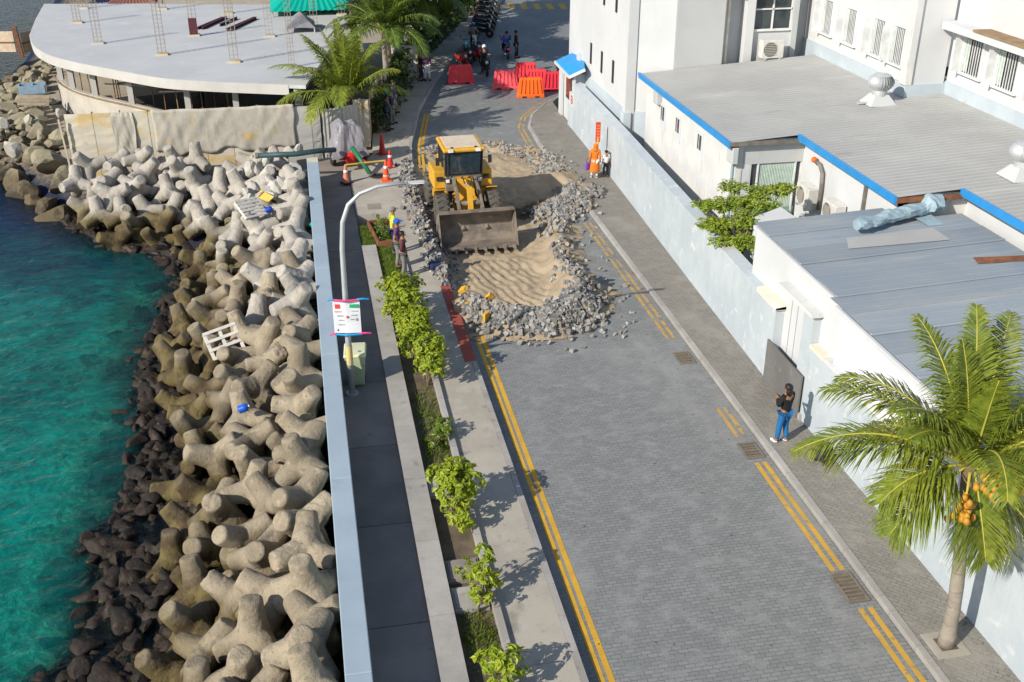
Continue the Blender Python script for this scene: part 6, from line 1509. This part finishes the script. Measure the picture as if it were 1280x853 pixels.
def palm(name, label, base, top, n, L, ll, nl, lw, m_l, m_r, seed, trunk_r=.16, coco=0, els=(-40,80), bulge=1.35, specials=()):
    rp.seed(seed); t = thing(name, label, 'palm tree', base); b0 = Vector(base); top = Vector(top)-b0
    pts_ = []; rad = []
    for i in range(15):
        u = i/14; pts_.append(Vector((top.x*u**1.2 + .04*math.sin(u*5), top.y*u**1.2, top.z*u))); rad.append(trunk_r*(bulge if u<.04 else (1.12 if u<.12 else 1-.28*u)) * (1+.035*(i%2)))
    MB().tube(pts_,rad,14).build('trunk', m_trunk, t, smooth=True)
    MB().ball(top+Vector((0,0,.05)),(trunk_r*1.1,trunk_r*1.1,.35),10,6).build('crown_fibre', m_fibre, t, smooth=True)
    ga = 2.39996
    spec = list(specials)
    for k in range(n):
        if k < len(spec): az,el,Lk,dr = spec[k]; az, el = R(az), R(el)
        else:
            u = (k-len(spec))/max(1,n-len(spec)-1); az = k*ga + rp.uniform(-.25,.25); el = R(lerp(els[1],els[0],u**.9)+rp.uniform(-7,7)); Lk = L*rp.uniform(.85,1.08)*(1 if u>.12 else .85); dr = lerp(.9,1.9,u)*rp.uniform(.8,1.2)
        if coco and k >= len(spec) and math.cos(az) < -.2: el = max(el, R(52))
        rib, lf = frond(top+Vector((math.sin(az)*.08,math.cos(az)*.08,.12)), az, el, Lk, dr, nl, lw, ll)
        r_ = rib.build('frond', m_r, t, smooth=True); lf.build('leaflets', m_l, r_)
    if coco:
        for c_ in range(coco):
            ctr = top+Vector(((.30,-.55,.0),(.02,-.55,.10),(-.34,-.50,-.38),(.50,-.40,-.10))[c_])
            st = MB().tube([top+Vector((0,0,.1)),lerp(top,ctr,.6)+Vector((0,0,.12)),ctr],[.03,.02,.012],6).build('coconut_bunch', m_rachis, t)
            for q in range(34): 
                p = ctr+Vector((rp.gauss(0,.125),rp.gauss(0,.11),rp.gauss(-.04,.115))); MB().ball(p,(.058,.058,.072),8,6).build('coconut', m_coco, st, smooth=True)
    return t
# the near palm on the right pavement: a few fronds are placed as in the photograph
pb = gp(1182,806,.118)
palm('coconut_palm','coconut palm with orange coconut bunches growing from the right pavement', pb, (10.62,13.75,4.25), 27, 2.75, .95, 84, .030, m_frond, m_rachis_y, 5, .135, 4, (14,80), 1.25,
    specials=((-80,30,3.2,1.35),(-60,52,2.8,1.5),(40,60,3.0,1.3),(78,32,2.9,1.5),(92,12,2.6,1.2),(178,-58,1.6,.3),(128,-38,2.1,.5),(-100,-25,1.8,.8),(10,75,2.7,.8),(-20,66,2.7,1.1),(-95,10,1.8,1.5),(100,-12,2.2,.9)))
o = MB().box(pb[0]-.34,pb[0]+.34,pb[1]-.34,pb[1]+.34,.10,.135).build('tree_pit_slab', m_conc); tag(o,'square pale concrete surround at the foot of the coconut palm','slab'); MB().box(pb[0]-.17,pb[0]+.17,pb[1]-.17,pb[1]+.17,.135,.142).build('soil', m_soil, o, world=True)
# palms by the hoarding
palm('coconut_palm','young bright green palm rising beside the grey site gate', (2.05,49.5,-.1), (1.9,49.5,2.2), 22, 3.3, .95, 62, .05, m_frond, m_rachis_g, 8, .17, 0, (28,84), 1.2, specials=((-75,42,3.9,1.3),(-60,62,3.4,.9),(-20,78,3.4,.6),(-100,22,3.4,1.3)))
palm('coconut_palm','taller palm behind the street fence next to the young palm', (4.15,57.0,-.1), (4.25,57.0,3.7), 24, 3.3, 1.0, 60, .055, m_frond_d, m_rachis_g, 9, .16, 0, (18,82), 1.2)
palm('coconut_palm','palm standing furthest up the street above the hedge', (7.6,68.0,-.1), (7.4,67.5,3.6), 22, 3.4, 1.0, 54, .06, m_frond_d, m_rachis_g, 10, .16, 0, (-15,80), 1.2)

# ---------------------------------------------------------------- leafy shrubs and trees
m_leaf_b = leaf_mat('bright shrub leaf', (.46,.50,.035), (.29,.40,.03), .30, 2.2)
m_leaf_m = leaf_mat('mid green leaf', (.22,.31,.035), (.14,.22,.03), .28, 1.6)
m_leaf_y = leaf_mat('light yard leaf', (.42,.50,.06), (.27,.38,.045), .38, 1.6)
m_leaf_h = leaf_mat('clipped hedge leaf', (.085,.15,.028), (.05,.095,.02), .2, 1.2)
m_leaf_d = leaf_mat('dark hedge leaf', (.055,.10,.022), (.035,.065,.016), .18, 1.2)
m_twig = M('brown twig', (.20,.15,.10), (.14,.10,.07), 6, .9)
def leaf(mb, p, nrm, s, r):
    a = nrm.orthogonal().normalized(); b = nrm.cross(a); th = r.uniform(0,6.28); u = (a*math.cos(th)+b*math.sin(th)); w = nrm.cross(u)
    mb.add([p-u*s*.9, p+w*s*.42+nrm*s*.12, p+u*s*1.0-nrm*s*.15, p-w*s*.42+nrm*s*.12],[(0,1,2,3)])
def shrub(label, base, clumps, n, s, m, seed, name='shrub', cat='shrub', group=None, stem=True):
    r = random.Random(seed); t = thing(name, label, cat, base, 0, group); mb = MB(); tot = sum(c[3] for c in clumps)
    for (cx,cy,cz,cr) in clumps:
        # whorls of leaves at twig ends give the clumpy, toothed outline
        for q in range(max(3,int(n*cr/tot/9))):
            d = Vector((r.gauss(0,1),r.gauss(0,1),r.gauss(0,1)+.25)).normalized(); rr = cr*r.uniform(.45,1.05); c_ = Vector((cx,cy,cz)) + Vector((d.x*rr,d.y*rr,d.z*rr*.85))
            for j in range(9):
                dd = (d*.9 + Vector((r.gauss(0,.7),r.gauss(0,.7),r.gauss(0,.5)+.35))).normalized(); leaf(mb, c_+dd*s*r.uniform(.5,1.4), (dd+Vector((0,0,.5))).normalized(), s*r.uniform(.7,1.2), r)
    mb.build('foliage', m, t)
    if stem:
        sm = MB()
        for (cx,cy,cz,cr) in clumps: sm.tube([(cx*.3,cy*.3,0),(cx*.7,cy*.7,cz*.55),(cx,cy,cz)],[.028,.02,.01],6)
        sm.build('stem', m_twig, t)
    return t
def sh_at(px, py, lb, clumps, n, s, seed, z=.06):
    p = at(px,py,z+.3); shrub(lb, (p.x,p.y,z), clumps, n, s, m_leaf_b, seed)
p = at(507,415,.5)
shrub('dense bright green shrub at the head of the row beside the red strip', (2.35,29.9,.06), [(-.3,.75,.85,.46),(.3,.8,.9,.46),(0,.2,.9,.5),(-.25,-.4,.8,.44),(.3,-.35,.85,.46),(.1,-.9,.7,.42),(0,.4,1.15,.42),(.1,-.4,1.05,.36)], 3600, .08, m_leaf_b, 1)
shrub('bright green shrub second in the row beside the red strip', (2.45,27.8,.06), [(-.05,.6,.8,.42),(.2,.0,.85,.44),(-.1,-.45,.7,.38),(.15,.3,1.05,.36)], 2000, .08, m_leaf_b, 2)
shrub('rounded bright shrub third in the row with crown over the pavement edge', (2.6,26.2,.06), [(-.1,.45,.85,.44),(.2,-.1,.9,.46),(.1,-.6,.8,.42),(.1,.1,1.12,.4)], 2100, .08, m_leaf_b, 3)
shrub('low grassy shrub at the end of the row before the cover slab', (2.5,23.0,.06), [(.1,.35,.35,.24),(.25,-.05,.45,.24),(-.05,-.3,.3,.22)], 420, .07, m_leaf_m, 4)
shrub('round leafy shrub standing alone beside the gap in the planter kerb', (2.45,19.7,.06), [(-.05,.4,.9,.42),(.25,.15,.95,.42),(.0,-.2,.85,.42),(.1,-.6,.55,.28),(.05,.1,1.15,.36)], 1900, .085, m_leaf_b, 5)
shrub('sparse shrub with loose leaf tufts by the cracked slab', (2.5,16.7,.06), [(-.15,.25,.75,.22),(.2,.45,.95,.2),(.15,-.05,.8,.24),(.0,-.35,.55,.24),(.3,.1,.6,.18)], 520, .085, m_leaf_b, 6)
shrub('bushy shrub growing at the planter corner next to two stem shadows', (2.5,14.35,.06), [(-.1,.2,.6,.3),(.25,0,.7,.3),(.05,-.3,.6,.28)], 620, .085, m_leaf_b, 7)
# clipped box of hedge plants in a timber planter
pl = thing('timber_planter','rust brown timber edged planter full of low hedge plants','planter',(2.35,37.3,.16), R(6))
for s_ in (-1,1): MB().box(s_*.36-.03,s_*.36+.03,-1.1,1.1,0,.24).build('side_board', m_rust, pl); MB().box(-.33,.33,s_*1.1-.03,s_*1.1+.03,0,.24).build('end_board', m_rust, pl)
shrub('low dark green hedge plants inside the timber planter', (2.35,37.3,.2), [(-.12,-.7,.3,.22),(.12,-.3,.3,.22),(-.1,.1,.3,.22),(.1,.5,.3,.22),(-.05,.85,.3,.22)], 700, .05, m_leaf_m, 8)
# flat spreading tree in the yard behind the boundary wall
def tree(name, label, base, h, clumps, n, s, m, seed, tr=.12, group=None, flat=.6):
    r = random.Random(seed); t = thing(name, label, 'tree', base, 0, group); mb = MB(); tot = sum(c[3]**2 for c in clumps)
    tk = MB().tube([(0,0,0),(.06,.03,h*.4),(.0,.0,h*.75)],[tr*1.3,tr,tr*.8],9)
    for (cx,cy,cz,cr) in clumps: tk.tube([(0,0,h*.7),(cx*.55,cy*.55,lerp(h*.75,cz,.5)),(cx,cy,cz)],[tr*.6,tr*.38,.015],6)
    tk.build('trunk', m_twig, t, smooth=True)
    for (cx,cy,cz,cr) in clumps:
        for q in range(int(n*cr*cr/tot/8)):
            d = Vector((r.gauss(0,1),r.gauss(0,1),r.gauss(0,1))).normalized(); rr = cr*r.random()**.45; c_ = Vector((cx,cy,cz))+Vector((d.x*rr,d.y*rr,d.z*rr*flat))
            for j in range(8): dd = Vector((r.gauss(0,1),r.gauss(0,1),r.gauss(0,.6))).normalized(); leaf(mb, c_+dd*s*1.6*r.random(), (dd*.6+Vector((0,0,.9))).normalized(), s*r.uniform(.7,1.25), r)
    mb.build('crown', m, t); return t
tree('yard_tree','small spreading green tree growing behind the boundary wall', (12.85,29.4,.06), 2.4, [(-.3,1.1,3.0,.6),(.1,.4,3.25,.65),(-.5,.3,2.65,.65),(.1,-.5,3.1,.6),(-.2,-1.0,2.55,.55),(.6,0,3.35,.55),(.9,.7,3.5,.55),(1.4,.4,3.65,.5),(-.5,1.8,2.75,.5),(.2,1.4,3.45,.5),(-.7,-.4,2.35,.5),(-.6,1.0,2.4,.5)], 7000, .075, m_leaf_y, 12, flat=.32)
# street fence and the dark hedge in front of it
sf = thing('street_fence','brown weathered board fence behind the roadside hedge','fence',(4,55,0))
FL = [(48.9,2.75),(52,3.05),(56,4.1),(60.4,5.0)]
y = 49.0
while y < 60.2:
    a,b = interp(FL,y),interp(FL,y+.36); MB().add([(a,y,-.1),(b,y+.34,-.1),(b,y+.34,2.05+.1*rp.random()),(a,y,2.05+.1*rp.random())]+[(a-.03,y,-.1),(b-.03,y+.34,-.1),(b-.03,y+.34,2.05),(a-.03,y,2.05)],[(0,1,2,3),(7,6,5,4),(3,2,6,7),(1,5,6,2),(0,3,7,4)]).build('board', m_ply if rp.random()<.6 else m_hoard, sf, world=True); y += .36
ww = thing('white_screen','pale sheet screen standing behind the hedge near the tall palm','screen',(5.4,61.0,-.1), R(-18))
MB().box(-.9,.9,-.03,.03,0,2.3).build('sheet', m_hoard_grey, ww); MB().box(-.95,-.88,-.05,.05,0,2.4).build('post', m_ply, ww); MB().box(.88,.95,-.05,.05,0,2.4).build('post', m_ply, ww)
HL = [(51.2,3.3),(55,4.0),(58,4.9),(62,5.9),(66,6.9),(70,8.2),(75,9.9),(80,11.6),(86,13.6)]
hedge_lb = ['tall dark clipped shrub nearest the young palm in the roadside hedge','dark hedge shrub behind the people standing in the shade','hedge shrub in front of the pale screen','dense dark shrub beside the group under the trees']
k = 0
yy = 51.3
while yy < 86:
    x = interp(HL,yy); r_ = .75 + .12*rp.random(); hh = 1.7 if yy < 58 else 2.1
    lb = hedge_lb[k] if k < 4 else 'dark roadside hedge shrub growing along the shaded pavement'
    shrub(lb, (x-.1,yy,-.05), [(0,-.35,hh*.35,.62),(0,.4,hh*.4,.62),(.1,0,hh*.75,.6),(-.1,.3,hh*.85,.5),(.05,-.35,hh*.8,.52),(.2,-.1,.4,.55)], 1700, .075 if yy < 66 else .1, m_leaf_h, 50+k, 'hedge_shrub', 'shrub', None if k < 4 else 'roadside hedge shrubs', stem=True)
    yy += 1.35 if yy < 64 else 2.0; k += 1
# broad trees over the pavement: they throw the big shade on the far road
for i,(x,y,h,sc,lb,nl) in enumerate(((3.0,64.2,7.0,3.1,'tall broad tree behind the street fence shading the motorcycles',15000),(6.2,70.5,7.4,3.2,'tall broad tree further up beside the parked row of motorcycles',15000),(9.3,77.5,7.4,3.2,'tall dark tree at the far end of the shaded pavement',15000),
    (4.6,60.6,4.4,1.5,'bushy tree beside the tall palm behind the pale screen',5000),(7.2,69.2,2.6,1.7,'low rust tinged tree leaning over the far hedge',6000),(8.9,74.0,2.6,1.7,'low bushy tree above the hedge beside the parked row',6000))):
    rr2 = random.Random(70+i); cl = [(rr2.uniform(-1,1)*sc,rr2.uniform(-1,1)*sc,h+rr2.uniform(-.7,1.0),rr2.uniform(.45,.62)*sc) for _ in range(11)]
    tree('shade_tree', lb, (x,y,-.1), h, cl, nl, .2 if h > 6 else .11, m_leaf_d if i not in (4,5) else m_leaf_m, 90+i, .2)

# black rubbish bag at the wall foot beneath the longest frond
p = at(1036,572,.118)
bmk = rock_mesh(77, 3, 4, .25); bmk.materials.append(m_black)
t = thing('rubbish_bag','shiny black rubbish bag at the wall foot beneath the palm frond','bag',(11.62,p.y,.118))
o = inst('sack', bmk, (0,0,.2), (0,0,.4), (.3,.34,.32), t); MB().cyl((0,0,.36),(.02,.01,.46),.03,.06,8).build('knot', m_black, t)
# fallen leaves and scraps on the right pavement and gutter
rl = random.Random(4); mb = MB()
for k in range(260):
    if rl.random() < .6: x = rl.gauss(11.75,.12); y = rl.uniform(12,48); x = min(x, xw(y)-.02); z = .124
    else: x = rl.uniform(4.6,10.3); y = rl.uniform(10,27); z = .012
    leaf(mb, Vector((x,y,z)), Vector((rl.uniform(-.3,.3),rl.uniform(-.3,.3),1)).normalized(), rl.uniform(.02,.05), rl)
o = mb.build('leaf_litter', M('dry leaf litter',(.22,.16,.08),(.12,.10,.07),8,.9)); tag(o,'small dry leaves and scraps scattered along the wall foot and road','litter',None,'stuff')
